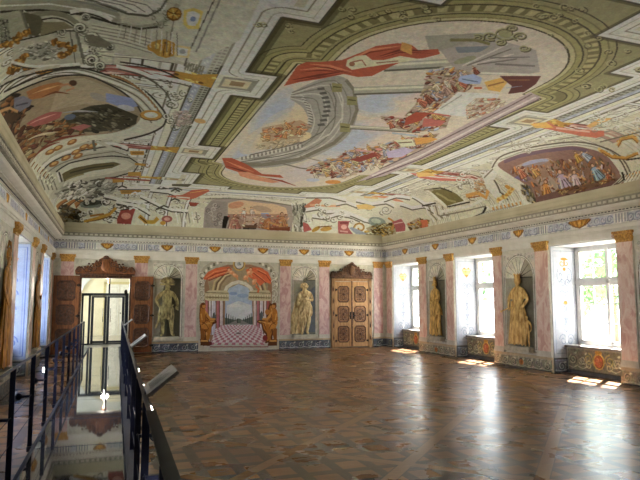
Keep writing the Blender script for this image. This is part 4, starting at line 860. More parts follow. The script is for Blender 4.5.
mk = [(Lr-(YB-y), .2) for y in (22, 19.2, 16.3, 13.4, 10.5)]; fl = [Lr-(YB-y) for y in (23.4, 20.4, 17.8, 15, 12)]
o = struct(frieze('trim_frieze_left', Lr, mk, fl, 6)); (l, rz) = wall_at('left', YB-Lr/2, .004, 3.87); o.location = l; o.rotation_euler = (0, 0, rz)

# ---- masonry
WR = [(21.01, 23.28), (16.21, 18.46), (11.26, 13.61), (6.4, 8.7), (1.55, 3.85)][:4]     # right window openings (Y)
WL_ = [(20.5, 23.15), (14.95, 17.7), (9.3, 12.0), (3.8, 6.5)][:3]                       # left window openings
DEEP, PAR = .97, .46
def wall_block(side, openings, name):
    mb = MB(); rot = wall_at(side, 0)[1]
    ys = sorted([YF-.3]+[v for p in openings for v in p]+[YB+.6])
    for i in range(0, len(ys), 2):
        a, b = ys[i], ys[i+1]
        x0, x1 = (YB-b, YB-a) if side == 'right' else (a-YB, b-YB)
        mb.box(x0, x1, 0, 1.15, -.05, 3.60)
    for a, b in openings:
        x0, x1 = (YB-b, YB-a) if side == 'right' else (a-YB, b-YB)
        mb.box(x0, x1, PAR, 1.15, -.05, .70)
    x0, x1 = (-.6, YB-YF+.3) if side == 'right' else (YF-.3-YB, .6)
    mb.box(x0, x1, 0, 1.15, 3.60, 4.9)
    loc, rz = wall_at(side, YB)
    return struct(mb.obj(name, M_PLASTER, None, loc, rz))
wall_block('right', WR, 'wall_right'); wall_block('left', WL_, 'wall_left')
DX0, DX1, DZ = -.60, 1.12, 2.84
mb = MB(); mb.box(XL-.6, DX0, 0, .5, -.05, 4.9); mb.box(DX1, XR+.6, 0, .5, -.05, 4.9); mb.box(DX0, DX1, 0, .5, DZ, 4.9); mb.box(DX0, DX1, 0, .5, -.05, .33)
struct(mb.obj('wall_far', mat('far_wall_plaster', (212, 210, 196), (176, 176, 162), .85, scale=3.5, dist=1.5), None, (0, YB, 0)))
struct(MB().box(XL-1.5, XR+1.5, YF-.4, YF, -.05, 6.0).obj('wall_near', M_PLASTER))
# soffits and reveals inside each opening, plaster greyed to offset window glare
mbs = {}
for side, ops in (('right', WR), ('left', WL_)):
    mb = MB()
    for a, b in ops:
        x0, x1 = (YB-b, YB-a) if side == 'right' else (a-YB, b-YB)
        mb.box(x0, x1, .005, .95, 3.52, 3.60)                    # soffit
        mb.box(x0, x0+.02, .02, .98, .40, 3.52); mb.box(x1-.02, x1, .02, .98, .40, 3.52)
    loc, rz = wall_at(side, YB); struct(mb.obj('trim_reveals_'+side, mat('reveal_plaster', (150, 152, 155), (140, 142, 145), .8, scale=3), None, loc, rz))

# ---- floor: parquet laid diagonally in framed panels
def parquet():
    m, t, b = new_mat('parquet'); N = t.nodes; L = t.links
    def val(x):
        return x
    def mt(op, a, c=None, d=None):
        n = N.new('ShaderNodeMath'); n.operation = op
        for i, q in enumerate((a, c, d)):
            if q is None: continue
            if isinstance(q, (int, float)): n.inputs[i].default_value = q
            else: L.new(q, n.inputs[i])
        return n.outputs[0]
    tc = N.new('ShaderNodeTexCoord'); sp = N.new('ShaderNodeSeparateXYZ'); L.new(tc.outputs['Object'], sp.inputs[0])
    x, y = sp.outputs[0], sp.outputs[1]
    p = mt('DIVIDE', mt('ADD', mt('SUBTRACT', x, y), 5.3+220), 2.2); q = mt('DIVIDE', mt('ADD', mt('ADD', x, y), -10.35+220), 2.2)
    a, c = mt('FRACT', p), mt('FRACT', q); ia, ic = mt('FLOOR', p), mt('FLOOR', q)
    ea = mt('MINIMUM', a, mt('SUBTRACT', 1, a)); ec = mt('MINIMUM', c, mt('SUBTRACT', 1, c))
    band = mt('LESS_THAN', mt('MINIMUM', ea, ec), .052); seam = mt('LESS_THAN', mt('ABSOLUTE', mt('SUBTRACT', mt('MINIMUM', ea, ec), .055)), .005)
    e, f = mt('ADD', a, c), mt('SUBTRACT', a, c)
    le, lf = mt('MULTIPLY', e, 2.5), mt('MULTIPLY', mt('ADD', f, 4), 2.5)
    fe, ff = mt('ABSOLUTE', mt('SUBTRACT', mt('FRACT', le), .5)), mt('ABSOLUTE', mt('SUBTRACT', mt('FRACT', lf), .5))
    strip = mt('GREATER_THAN', mt('MAXIMUM', fe, ff), .36)
    groove = mt('LESS_THAN', mt('ABSOLUTE', mt('SUBTRACT', mt('MAXIMUM', fe, ff), .355)), .018)
    def rnd(*k):
        cb = N.new('ShaderNodeCombineXYZ'); 
        for i, s_ in enumerate(k): L.new(s_, cb.inputs[i])
        w_ = N.new('ShaderNodeTexWhiteNoise'); w_.noise_dimensions = '3D'; L.new(cb.outputs[0], w_.inputs['Vector']); return w_.outputs['Value']
    r1 = rnd(mt('FLOOR', le), mt('FLOOR', lf), mt('ADD', ia, mt('MULTIPLY', ic, 17))); r2 = rnd(mt('GREATER_THAN', fe, ff), mt('FLOOR', le), mt('FLOOR', lf))
    r3 = rnd(ia, ic, mt('LESS_THAN', ea, ec))
    no = N.new('ShaderNodeTexNoise'); no.inputs['Scale'].default_value = 3; no.inputs['Detail'].default_value = 8; no.inputs['Roughness'].default_value = .65
    mp = N.new('ShaderNodeMapping'); mp.inputs['Scale'].default_value = (1.2, 9, 1); mp.inputs['Rotation'].default_value = (0, 0, R(20)); L.new(tc.outputs['Object'], mp.inputs[0]); L.new(mp.outputs[0], no.inputs[0])
    def rgb(c_): n = N.new('ShaderNodeRGB'); n.outputs[0].default_value = srgb(c_); return n.outputs[0]
    def mix(fa, A, B, mode='MIX'):
        n = N.new('ShaderNodeMix'); n.data_type = 'RGBA'; n.blend_type = mode
        for i, q_ in ((0, fa), (6, A), (7, B)):
            if isinstance(q_, (int, float)): n.inputs[i].default_value = q_
            else: L.new(q_, n.inputs[i])
        return n.outputs[2]
    cell = mix(r1, rgb((114, 74, 40)), rgb((150, 106, 60)))
    st = mix(r2, rgb((58, 40, 26)), rgb((80, 56, 36)))
    col = mix(strip, cell, st)
    bd = mix(r3, rgb((134, 98, 62)), rgb((140, 104, 66)))
    col = mix(band, col, bd); g2 = mt('MULTIPLY', groove, mt('SUBTRACT', 1, band))
    col = mix(mt('MAXIMUM', mt('MULTIPLY', g2, .6), mt('MULTIPLY', seam, .8)), col, rgb((40, 27, 18)))
    mr = N.new('ShaderNodeMapRange'); mr.inputs[1].default_value = .3; mr.inputs[2].default_value = .7; mr.inputs[3].default_value = .66; mr.inputs[4].default_value = 1.22; L.new(no.outputs[0], mr.inputs[0])
    col = mix(1.0, col, mr.outputs[0], 'MULTIPLY'); L.new(col, b.inputs['Base Color'])
    n2 = N.new('ShaderNodeTexNoise'); n2.inputs['Scale'].default_value = 1.1; n2.inputs['Detail'].default_value = 5; L.new(tc.outputs['Object'], n2.inputs[0])
    m2 = N.new('ShaderNodeMapRange'); m2.inputs[3].default_value = .2; m2.inputs[4].default_value = .36; L.new(n2.outputs[0], m2.inputs[0]); L.new(m2.outputs[0], b.inputs['Roughness'])
    bp = N.new('ShaderNodeBump'); bp.inputs['Strength'].default_value = .25; bp.inputs['Distance'].default_value = .004
    hh = mt('ADD', mt('MULTIPLY', mt('SUBTRACT', 1, mt('MAXIMUM', g2, seam)), .5), mt('MULTIPLY', mt('ADD', r1, r2), .5)); 
    n3 = N.new('ShaderNodeTexNoise'); n3.inputs['Scale'].default_value = 5; n3.inputs['Detail'].default_value = 2; L.new(tc.outputs['Object'], n3.inputs[0])
    L.new(mt('ADD', hh, mt('MULTIPLY', n3.outputs[0], 1.6)), bp.inputs['Height']); L.new(bp.outputs[0], b.inputs['Normal'])
    b.inputs['Specular IOR Level'].default_value = .42
    return m
struct(MB().box(XL-1.6, XR+1.1, YF-.4, YB+.02, -.1, 0).obj('floor', parquet()))

# ---- skirting painted like carved stone
def scroll_canvas(w_, h_, base, lt, dk, seed, heart=False, mid=None):
    c = Canvas(w_, h_, .01, base, None, seed); rg = random.Random(seed)
    n = max(1, int(w_/.34))
    for k in range(n):
        x = (k+.5)*w_/n; r = min(.14, h_*.38)
        if heart and abs(x-w_/2) < .28: continue
        hnd = (-1)**k
        c.scroll(x+.012, h_*.5-.012, r, 1.5, .035, dk, rg.uniform(0, 6), 1, hand=hnd); c.scroll(x, h_*.5, r, 1.5, .03, lt, rg.uniform(0, 6), 1, hand=hnd)
        c.line([(x-w_/n/2, h_*.2), (x, h_*.12), (x+w_/n/2, h_*.25)], .025, lt); c.ell(x+r*.8, h_*.78, .05, .03, rg.uniform(0, 90), lt)
    if heart:
        for s_ in (-1, 1):
            c.scroll(w_/2+s_*.36, h_*.55, .17, 1.6, .05, (196, 176, 110), 1.5, 1, hand=s_); c.scroll(w_/2+s_*.34, h_*.3, .12, 1.3, .04, (214, 204, 160), 1, 1, hand=-s_); c.scroll(w_/2+s_*.62, h_*.45, .13, 1.3, .035, lt, 1, 1, hand=s_)
        c.ell(w_/2, h_*.5, .2, .22, 0, (206, 170, 96)); c.ell(w_/2, h_*.49, .155, .175, 0, (110, 66, 36)); c.ell(w_/2-.01, h_*.5, .145, .16, 0, (196, 112, 74)); c.ell(w_/2-.04, h_*.56, .06, .06, 0, (226, 140, 100)); c.ell(w_/2, h_*.88, .12, .06, 0, (196, 150, 70))
    if mid: c.ell(w_/2, h_*.5, .1, .09, 0, mid); c.ell(w_/2, h_*.5, .05, .05, 0, (150, 90, 40))
    c.poly([(0, h_-.03), (w_, h_-.03), (w_, h_), (0, h_)], tuple(v*1.25 for v in base)); c.poly([(0, 0), (w_, 0), (w_, .03), (0, .03)], dk)
    c.noise(.12, (2, 7), seed); return c
M_LEDGE = mat('skirting_ledge', (206, 186, 150), (176, 160, 134), .6, scale=7)
M_BODY = mat('skirting_core', (84, 86, 88), (62, 64, 66), .6)
def skirting(side, q0, q1, out, h, seed, base=(86, 92, 100), lt=(186, 190, 186), dk=(44, 48, 56), mid=None, name=None):
    """q0, q1: X on the far wall, Y on the others"""
    w_ = abs(q1-q0); c = scroll_canvas(w_, h, base, lt, dk, seed, mid=mid)
    loc, rz = wall_at(side, (q0+q1)/2)
    nm = name or {'back': 'baseboard_far', 'right': 'baseboard_right', 'left': 'baseboard_left'}[side]
    core = MB(); core.box(-w_/2, w_/2, -out+.002, .0, 0, h); core.box(-w_/2-.012, w_/2+.012, -out-.02, 0, h, h+.035); core.box(-w_/2, w_/2, -out, 0, h+.035, h+.07)
    o = struct(core.obj(nm, M_LEDGE, None, loc, rz)); painted_panel('painted_face', c, w_, h, .014, -out, paint_mat(.45), o); return o
for i, (a, b) in enumerate([(1.98, 3.74), (7.03, 9.3), (11.3, XR-.05)]): skirting('back', a, b, .06, .34, 11+i)
for i, (a, b) in enumerate([(23.28, YB), (18.46, 21.01), (13.61, 16.21), (8.7, 11.26), (3.85, 6.4)]):
    skirting('right', a, b, .05, .34, 21+i, (150, 144, 124) if i else (86, 92, 100), (206, 200, 172), (66, 66, 62), mid=(190, 120, 60) if i else None)
for i, (a, b) in enumerate([(17.7, 20.5), (12.0, 14.95), (6.5, 9.3)]): skirting('left', a, b, .05, .34, 31+i, (90, 88, 84), (150, 140, 120), (40, 38, 36))
# skirting on the reveals and painted reveal panels, heart panels under the sills
def reveal_canvas(blue, seed):
    w_, h_ = .93, 3.05
    c = Canvas(w_, h_, .009, (148, 151, 157) if not blue else (140, 154, 190), None, seed)  # base greyed against window glare, bluer on the left for painted skylight
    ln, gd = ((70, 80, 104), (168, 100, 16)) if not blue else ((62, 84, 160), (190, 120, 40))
    for k in (0, 1): c.line([(.08, .08), (.85, .08), (.85, 2.97), (.08, 2.97), (.08, .08)], .016-.004*k, ln)
    c.line([(.14, .14), (.79, .14), (.79, 2.91), (.14, 2.91), (.14, .14)], .008, ln)
    x = .465
    for z, r in [(.45, .17), (.95, .1), (1.3, .12), (1.7, .14), (2.05, .12)]:
        for s_ in (-1, 1): c.scroll(x+s_*r*.75, z, r*.8, 1.4, .02 if not blue else .035, ln, 1.5-s_*1.5, 1.35, hand=s_)
        c.line([(x-r, z-.2), (x, z-.27), (x+r, z-.2)], .014, ln)
    c.line([(x, .3), (x, 2.2)], .012, ln); c.line([(x-.03, .8), (x-.03, 1.6)], .012, ln); c.line([(x+.03, .8), (x+.03, 1.6)], .012, ln)
    c.ell(x, .47, .05, .14, 0, (150, 150, 150)); c.ell(x, .47, .03, .11, 0, (232, 232, 230))
    if seed % 2:
        c.poly([(x-.18, 2.66), (x-.09, 2.74), (x, 2.68), (x+.09, 2.74), (x+.18, 2.66), (x+.14, 2.52), (x, 2.38), (x-.14, 2.52)], gd)
        for k in range(4): c.line([(x-.14, 2.5+k*.05), (x+.14, 2.5+k*.05)], .012, (240, 226, 190))
        for k in range(5): c.line([(x-.14+k*.07, 2.46), (x-.14+k*.07, 2.7)], .012, (240, 226, 190))
    else:
        for s_ in (-1, 1): c.scroll(x+s_*.08, 2.62, .12, 1.1, .035, gd, 1, 1, hand=s_)
        c.ell(x, 2.74, .12, .04, 0, gd); c.ell(x, 2.45, .05, .05, 0, gd); c.ell(x, 1.5, .07, .05, 0, gd)
        for s_ in (-1, 1): c.scroll(x+s_*.16, 2.25, .12, 1.2, .02, ln, 2, 2, hand=-s_)
    c.noise(.03, (2, 8), seed); return c
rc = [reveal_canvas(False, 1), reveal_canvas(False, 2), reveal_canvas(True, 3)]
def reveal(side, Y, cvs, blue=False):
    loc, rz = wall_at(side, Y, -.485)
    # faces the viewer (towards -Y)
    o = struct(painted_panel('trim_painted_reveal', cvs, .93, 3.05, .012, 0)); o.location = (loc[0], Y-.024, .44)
    c = scroll_canvas(.93, .36, (110, 116, 124), (196, 200, 200), (60, 64, 74), int(Y*3))
    b = MB().box(-.48, .48, 0, .03, 0, .40).obj('baseboard_reveal', M_BODY, None, (loc[0], Y-.05, 0)); struct(b); painted_panel('painted_face', c, .93, .36, .014, -.002, paint_mat(.45), b)
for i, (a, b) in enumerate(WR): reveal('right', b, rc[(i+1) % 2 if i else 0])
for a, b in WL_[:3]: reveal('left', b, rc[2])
hc = scroll_canvas(2.2, .62, (130, 124, 104), (200, 194, 162), (80, 76, 64), 77, heart=True)
for side, ops in (('right', WR), ('left', WL_)):
    for i, (a, b) in enumerate(ops):
        loc, rz = wall_at(side, (a+b)/2, -PAR)
        w_ = b-a
        o = struct(MB().box(-w_/2, w_/2, -.04, 0, 0, .08).obj('trim_parapet_foot', M_BODY, None, loc, rz))
        p = struct(painted_panel('trim_parapet_panel', hc, 2.2, .62, .012, -.01)); p.location = (loc[0], loc[1], .08); p.rotation_euler = (0, 0, rz)
        struct(MB().box(-w_/2+.02, w_/2-.02, -.06, .50, .70, .76).obj('trim_sill', mat('sill_board', (150, 140, 132), (110, 102, 98), .4), None, loc, rz))

# ---- windows
M_FR = mat('window_paint', (226, 226, 224), (214, 214, 212), .45, scale=4)
M_PANE = pane_mat('window_glass')
def window(n, side, a, b):
    w_ = b-a-.04; z0, z1, zt = .76, 3.52, 2.52
    loc, rz = wall_at(side, (a+b)/2, -.93)
    root = struct(MB().box(-w_/2, -w_/2+.09, -.05, .05, z0, z1).box(w_/2-.09, w_/2, -.05, .05, z0, z1).box(-w_/2, w_/2, -.05, .05, z1-.09, z1).box(-w_/2, w_/2, -.05, .05, z0, z0+.08).box(-w_/2, w_/2, -.06, .06, zt-.05, zt+.05).obj('window_%d' % n, M_FR, None, loc, rz))
    f = MB(); xs = [-w_/2+.09, 0, w_/2-.09]
    f.box(-.05, .05, -.06, .05, z0+.08, z1-.09)
    for i in range(2):
        x0, x1 = xs[i], xs[i+1]
        for (za, zb, rows) in ((z0+.08, zt-.05, 3), (zt+.05, z1-.09, 2)):
            f.box(x0, x0+.07, -.035, .035, za, zb); f.box(x1-.07, x1, -.035, .035, za, zb); f.box(x0, x1, -.035, .035, za, za+.06); f.box(x0, x1, -.035, .035, zb-.06, zb)
            f.box((x0+x1)/2-.014, (x0+x1)/2+.014, -.02, .02, za, zb)
            for r_ in range(1, rows): z = za+(zb-za)*r_/rows; f.box(x0, x1, -.02, .02, z-.014, z+.014)
    f.obj('window_frame', M_FR, root); MB().box(-w_/2+.09, w_/2-.09, -.003, .003, z0+.08, z1-.09).obj('pane', M_PANE, root)
    # light portal in the opening
    L_ = bpy.data.lights.new('portal', 'AREA'); L_.shape = 'RECTANGLE'; L_.size = w_; L_.size_y = z1-z0; L_.cycles.is_portal = True
    lo = bpy.data.objects.new('portal', L_); COL.objects.link(lo)
    p, _ = wall_at(side, (a+b)/2, -1.2, (z0+z1)/2); lo.location = p; lo.rotation_euler = (PI/2, 0, rz+PI)
    d = Vector((-1, 0, 0)) if side == 'right' else Vector((1, 0, 0)); lo.rotation_euler = d.to_track_quat('-Z', 'Z').to_euler()
k = 1
for side, ops in (('right', WR), ('left', WL_)):
    for a, b in ops: window(k, side, a, b); k += 1
# ================================================================ painted pilasters
M_PINK = marble('pink_marble', (204, 170, 166), (188, 146, 146), (218, 194, 188), 2.6)
M_PINK2 = marble('warm_pink_marble', (228, 196, 182), (214, 170, 158), (240, 220, 208), 2.4)
M_GOLD = mat('gilt_capital', (224, 174, 84), (160, 108, 40), .5, scale=22, detail=3, bump=.5)
M_FILLET = mat('pilaster_edge', (216, 212, 200), (192, 188, 174), .7)
def pilaster(side, q0, q1, label, z1=3.70, zb=.41):
    w_ = abs(q1-q0); loc, rz = wall_at(side, (q0+q1)/2)
    t = thing('pilaster', label, 'pilaster', (loc[0], loc[1], 0), rz)
    h = w_/2
    s = MB(); s.box(-h*.86, h*.86, -.04, 0, zb+.16, z1-.26); o = s.obj('shaft', M_PINK if side == 'back' else M_PINK2, t)
    e = MB(); e.box(-h*.95, -h*.86, -.03, 0, zb+.1, z1-.26); e.box(h*.86, h*.95, -.03, 0, zb+.1, z1-.26); e.obj('edge_fillet', M_FILLET, t)
    b = MB(); b.box(-h, h, -.055, 0, zb, zb+.06); b.box(-h*.97, h*.97, -.05, 0, zb+.06, zb+.11); b.box(-h*.92, h*.92, -.045, 0, zb+.11, zb+.16); b.obj('base', M_FILLET, t)
    c = MB(); z = z1-.28
    c.box(-h*.9, h*.9, -.05, 0, z, z+.03)
    c.add([(-h*.86, -.045, z+.03), (h*.86, -.045, z+.03), (h*1.0, -.1, z1-.07), (-h*1.0, -.1, z1-.07), (-h*.86, 0, z+.03), (h*.86, 0, z+.03), (h*1.0, 0, z1-.07), (-h*1.0, 0, z1-.07)], [(0, 1, 2, 3), (0, 3, 7, 4), (1, 5, 6, 2)])
    c.box(-h*1.08, h*1.08, -.12, 0, z1-.07, z1-.01)
    for k in range(5): x = -h*.8+k*h*.4; c.ball((x, -.085, z1-.11), (.035, .03, .04), 6, 4); c.tube([(x, -.055, z+.05), (x*1.06, -.09, z1-.14)], .018, 5)
    for s_ in (-1, 1): c.curl(s_*h*.92, z1-.11, .05, 1.2, .014, -.11, 0, s_)
    c.obj('capital', M_GOLD, t); return t
BP = [(-1.36, -.85, 'pink marble pilaster in the far left corner, mostly hidden by the open door leaf'), (1.24, 1.79, 'pink marble pilaster between the open doorway and the statue with the plumed hat'),
      (3.16, 3.68, 'pink marble pilaster left of the painted archway'), (7.03, 7.56, 'pink marble pilaster right of the painted archway'),
      (8.76, 9.30, 'pink marble pilaster left of the closed double door'), (11.33, 11.82, 'pink marble pilaster right of the closed double door')]
for a, b, l in BP: pilaster('back', a, b, l)
RP = [(23.28, 23.86, 'narrow marble pilaster on the window wall, in the far right corner'), (20.36, 21.01, 'marble pilaster left of the helmeted statue on the window wall'), (18.46, 19.0, 'marble pilaster right of the helmeted statue, beside the middle window'),
      (15.70, 16.21, 'marble pilaster left of the large golden statue with a staff'), (13.61, 14.22, 'marble pilaster right of the large golden statue with a staff'),
      (10.72, 11.26, 'marble pilaster with a gilt capital at the right edge of the view')]
for a, b, l in RP: pilaster('right', a, b, l)
LP = [(19.85, 20.5, 'marble pilaster before the farthest window on the left wall'), (17.7, 18.3, 'marble pilaster beyond the nearer window on the left wall'), (14.3, 14.95, 'marble pilaster before the nearer window on the left wall'), (23.3, 23.8, 'thin marble pilaster on the left wall in the far corner')]
for a, b, l in LP: pilaster('left', a, b, l)

# ================================================================ shell niches
def niche(side, q0, q1, label, zb=.43, zt=3.43, dark=(96, 92, 76), blue=False, seed=1, gold=False):
    w_ = abs(q1-q0); h = zt-zb; c = Canvas(w_, h, .01, (214, 212, 200), None, seed)
    cx = w_/2; zs = h-w_*.5-.02; r = w_*.44
    def archp(rr, z0): return [(cx-rr, z0)]+[(cx-rr*math.cos(t), zs+rr*math.sin(t)) for t in np.linspace(0, PI, 18)]+[(cx+rr, z0)]
    for k in range(9): x = (k+.5)/9*w_; c.scroll(x, h-.08-.06*math.sin(k), .05, 1.1, .018, (120, 116, 100), k, 1, hand=(-1)**k)
    c.poly(archp(r+.06, .12), (66, 62, 50)); c.poly(archp(r+.045, .13), (236, 234, 222)); c.poly(archp(r+.008, .14), (110, 104, 90)); c.poly(archp(r, .15), (176, 172, 156))
    ir = r*.97
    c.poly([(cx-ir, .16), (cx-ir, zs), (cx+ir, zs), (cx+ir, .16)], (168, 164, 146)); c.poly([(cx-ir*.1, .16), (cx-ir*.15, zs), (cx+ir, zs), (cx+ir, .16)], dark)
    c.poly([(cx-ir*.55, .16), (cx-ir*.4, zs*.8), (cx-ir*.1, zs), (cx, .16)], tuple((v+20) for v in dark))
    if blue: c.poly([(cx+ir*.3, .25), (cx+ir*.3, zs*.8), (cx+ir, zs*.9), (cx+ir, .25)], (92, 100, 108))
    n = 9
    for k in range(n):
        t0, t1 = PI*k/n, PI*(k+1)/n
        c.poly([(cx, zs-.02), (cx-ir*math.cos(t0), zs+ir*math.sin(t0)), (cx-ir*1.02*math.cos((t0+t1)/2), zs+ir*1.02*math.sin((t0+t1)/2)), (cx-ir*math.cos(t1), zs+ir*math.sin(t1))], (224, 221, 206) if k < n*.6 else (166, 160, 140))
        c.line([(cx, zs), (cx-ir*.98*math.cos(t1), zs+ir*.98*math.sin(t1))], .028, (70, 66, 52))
    c.ell(cx, zs, .08, .06, 0, (120, 114, 92))
    c.poly([(0, 0), (w_, 0), (w_, .15), (0, .15)], (190, 186, 172)); c.line([(0, .15), (w_, .15)], .015, (96, 92, 80)); c.line([(0, .07), (w_, .07)], .02, (140, 136, 122)); c.poly([(cx-.3, .02), (cx+.3, .02), (cx+.3, .13), (cx-.3, .13)], (206, 202, 184))
    c.noise(.06, (2, 7, 20), seed)
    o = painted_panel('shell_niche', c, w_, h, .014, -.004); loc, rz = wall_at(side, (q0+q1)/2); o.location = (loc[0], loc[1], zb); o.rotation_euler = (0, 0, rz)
    return tag(o, label, 'niche')
niche('back', 1.96, 3.1, 'painted shell niche behind the statue with the plumed hat', seed=2, dark=(84, 80, 62))
niche('back', 7.6, 8.72, 'painted shell niche behind the statue with folded arms', seed=3, dark=(112, 112, 104), blue=True)
niche('right', 19.02, 20.34, 'painted shell niche behind the helmeted statue', seed=4, dark=(112, 108, 88))
niche('right', 14.24, 15.68, 'painted shell niche behind the large golden statue with a staff', seed=5, dark=(120, 116, 98))
niche('left', 18.35, 19.8, 'painted niche behind the golden statue between the two left windows', seed=6, dark=(110, 90, 60))
niche('left', 12.7, 14.25, 'painted niche behind the golden statue at the left edge of the view', seed=7, dark=(110, 90, 60))
niche('right', 9.2, 10.68, 'painted shell niche cut by the right edge of the view', seed=8, dark=(120, 116, 98))

# ================================================================ relief statues
def skin_body(name, J, E_, m, parent, sub=2):
    """continuous body grown along joints: J = {name: (x, y, z, r)}, E_ = edges"""
    ks = list(J); me = bpy.data.meshes.new(name); me.from_pydata([J[k][:3] for k in ks], [(ks.index(a), ks.index(b)) for a, b in E_], [])
    o = bpy.data.objects.new(name, me); COL.objects.link(o); o.parent = parent
    mo = o.modifiers.new('skin', 'SKIN'); sl = me.skin_vertices[0].data
    for i, k in enumerate(ks): r = J[k][3]; sl[i].radius = (r, r) if not isinstance(r, tuple) else r; sl[i].use_root = (k == 'pelvis')
    mo.use_smooth_shade = True; o.modifiers.new('sub', 'SUBSURF').render_levels = sub; o.modifiers['sub'].levels = 1
    me.materials.append(m); return o
BODY_E = [('pelvis', 'waist'), ('waist', 'chest'), ('chest', 'neckb'), ('neckb', 'neck'), ('neck', 'head'), ('head', 'crown'), ('neckb', 'shL'), ('shL', 'elL'), ('elL', 'wrL'), ('wrL', 'haL'), ('neckb', 'shR'), ('shR', 'elR'), ('elR', 'wrR'), ('wrR', 'haR'),
          ('pelvis', 'hipL'), ('hipL', 'knL'), ('knL', 'anL'), ('anL', 'toL'), ('pelvis', 'hipR'), ('hipR', 'knR'), ('knR', 'anR'), ('anR', 'toR')]
def pose(**kw):
    """a 1.9 m figure facing the room (towards -y); L is the viewer's left"""
    J = dict(pelvis=(0, 0, 1.0, .14), waist=(.0, 0, 1.16, .115), chest=(0, -.01, 1.36, .15), neckb=(0, 0, 1.52, .085), neck=(0, -.01, 1.60, .05), head=(0, -.03, 1.70, .085), crown=(0, -.03, 1.80, .07),
             shL=(-.2, 0, 1.48, .065), elL=(-.3, 0, 1.2, .048), wrL=(-.3, -.12, .98, .034), haL=(-.3, -.16, .9, .035), shR=(.2, 0, 1.48, .065), elR=(.3, 0, 1.2, .048), wrR=(.3, -.12, .98, .034), haR=(.3, -.16, .9, .035),
             hipL=(-.1, 0, .92, .105), knL=(-.12, -.05, .52, .07), anL=(-.13, .02, .1, .042), toL=(-.15, -.14, .04, .035), hipR=(.1, 0, .92, .105), knR=(.11, -.03, .52, .07), anR=(.12, .03, .1, .042), toR=(.17, -.12, .04, .035))
    for k, v in kw.items():
        r = J[k][3]; J[k] = tuple(v)+(r,) if len(v) == 3 else tuple(v)
    return J
def robe(name, m, parent, rings, folds=9, depth=.12, seed=1, n=72, a0=0, a1=2*PI):
    """hanging cloth: rings = (cx, cy, z, rx, ry); folds deepen downwards"""
    rg = random.Random(seed); ph = [rg.uniform(0, 6.28) for _ in range(3)]
    mb = MB(); vs_, fs = [], []; k_ = len(rings); full = a1-a0 > 6.2
    fine = []
    for i in range(k_-1):
        for t in np.linspace(0, 1, 5)[:-1]: fine.append([rings[i][j]*(1-t)+rings[i+1][j]*t for j in range(5)])
    fine.append(list(rings[-1])); m_ = len(fine); q = n if full else n+1
    for i, (cx, cy, z, rx, ry) in enumerate(fine):
        s_ = i/(m_-1); d = depth*(.25+.75*s_)
        for k in range(q):
            t = a0+(a1-a0)*k/n; f = 1+d*(math.sin(folds*t+ph[0]+s_*2.2)+.5*math.sin((folds*2+1)*t+ph[1]-s_*1.5))
            vs_.append((cx+rx*f*math.cos(t), cy+ry*f*math.sin(t), z+.012*math.sin(folds*t+ph[2])*(i == m_-1)))
    for i in range(m_-1):
        for k in range(n): fs.append((i*q+k, i*q+(k+1) % q, (i+1)*q+(k+1) % q, (i+1)*q+k))
    mb.add(vs_, fs, True); return mb.obj(name, m, parent)
def face_bits(mb, J, s=1.0):
    h = J['head']; x, y, z = h[0], h[1]-.08, h[2]+.01
    mb.ball((x, y-.02, z), (.014, .025, .03), 6, 5)                      # nose
    for q in (-1, 1): mb.ball((x+q*.032, y+.002, z+.028), (.016, .01, .009), 6, 4); mb.tube([(x+q*.015, y-.004, z+.046), (x+q*.055, y+.012, z+.044)], .008, 5)
    mb.ball((x, y-.004, z-.045), (.024, .012, .009), 6, 4); mb.ball((x, y+.012, z-.085), (.028, .02, .018), 6, 4)
def fingers(mb, p, d, n=4):
    """four bent fingers and a thumb from palm point p, pointing along d"""
    p = Vector(p); d = Vector(d).normalized(); side = d.cross(Vector((0, -1, 0))); side = side.normalized() if side.length > .1 else Vector((1, 0, 0))
    mb.ball(tuple(p), (.04, .028, .045), 8, 6)
    for k in range(4):
        a = p+side*(.027*(k-1.5)); l = (.075, .085, .08, .06)[k]; mb.tube([a, a+d*l*.5+Vector((0, -.012, 0)), a+d*l+Vector((0, .012, -.004))], [.011, .010, .007], 6)
    mb.tube([p-side*.03, p-side*.055+d*.02, p-side*.05+d*.055], [.012, .011, .008], 6)
def statue(side, q, z, name_label, h, m, J, flat=.45, out=.06, extra=None, group=None):
    loc, rz = wall_at(side, q)
    t = thing('statue', name_label, 'statue', (loc[0], loc[1], z), rz); k = h/1.9
    t.scale = (k, k*flat, k)
    J = {a: (v[0], v[1]-.16, v[2], v[3]*(1.28 if a not in ('head', 'crown') else 1.12)) for a, v in J.items()}
    skin_body('body', J, BODY_E, m, t)
    f = MB(); face_bits(f, J); f.obj('face', m, t)
    for hnd, wr in (('haL', 'wrL'), ('haR', 'wrR')):
        f = MB(); p = Vector(J[hnd][:3]); d = p-Vector(J[wr][:3]); fingers(f, p, d if d.length > .01 else Vector((0, 0, -1))); f.obj('hand', m, t)
    if extra: extra(t, J)
    return t
def stat_mat(n, c1, c2): return mat(n, c1, c2, .55, scale=9, detail=6, stretch=(1.6, 1, .6))  # stretched bright and dark noise stands in for fold shading on flattened figures
G1, G2, G3, G4, G5 = stat_mat('olive_gilt', (190, 176, 118), (92, 80, 40)), stat_mat('pale_gilt', (232, 212, 160), (150, 120, 70)), stat_mat('golden_ochre', (250, 212, 122), (150, 104, 38)), stat_mat('bright_gilt', (255, 226, 146), (186, 134, 58)), stat_mat('orange_gilt', (232, 166, 70), (140, 84, 26))
def plinth(t, m, w=.42, z=.06):
    MB().box(-w, w, -.42, 0, -.1, 0).box(-w*1.08, w*1.08, -.46, 0, -.13, -.09).obj('plinth', mat('plinth_stone', (206, 200, 180), (170, 164, 144), .7), t)
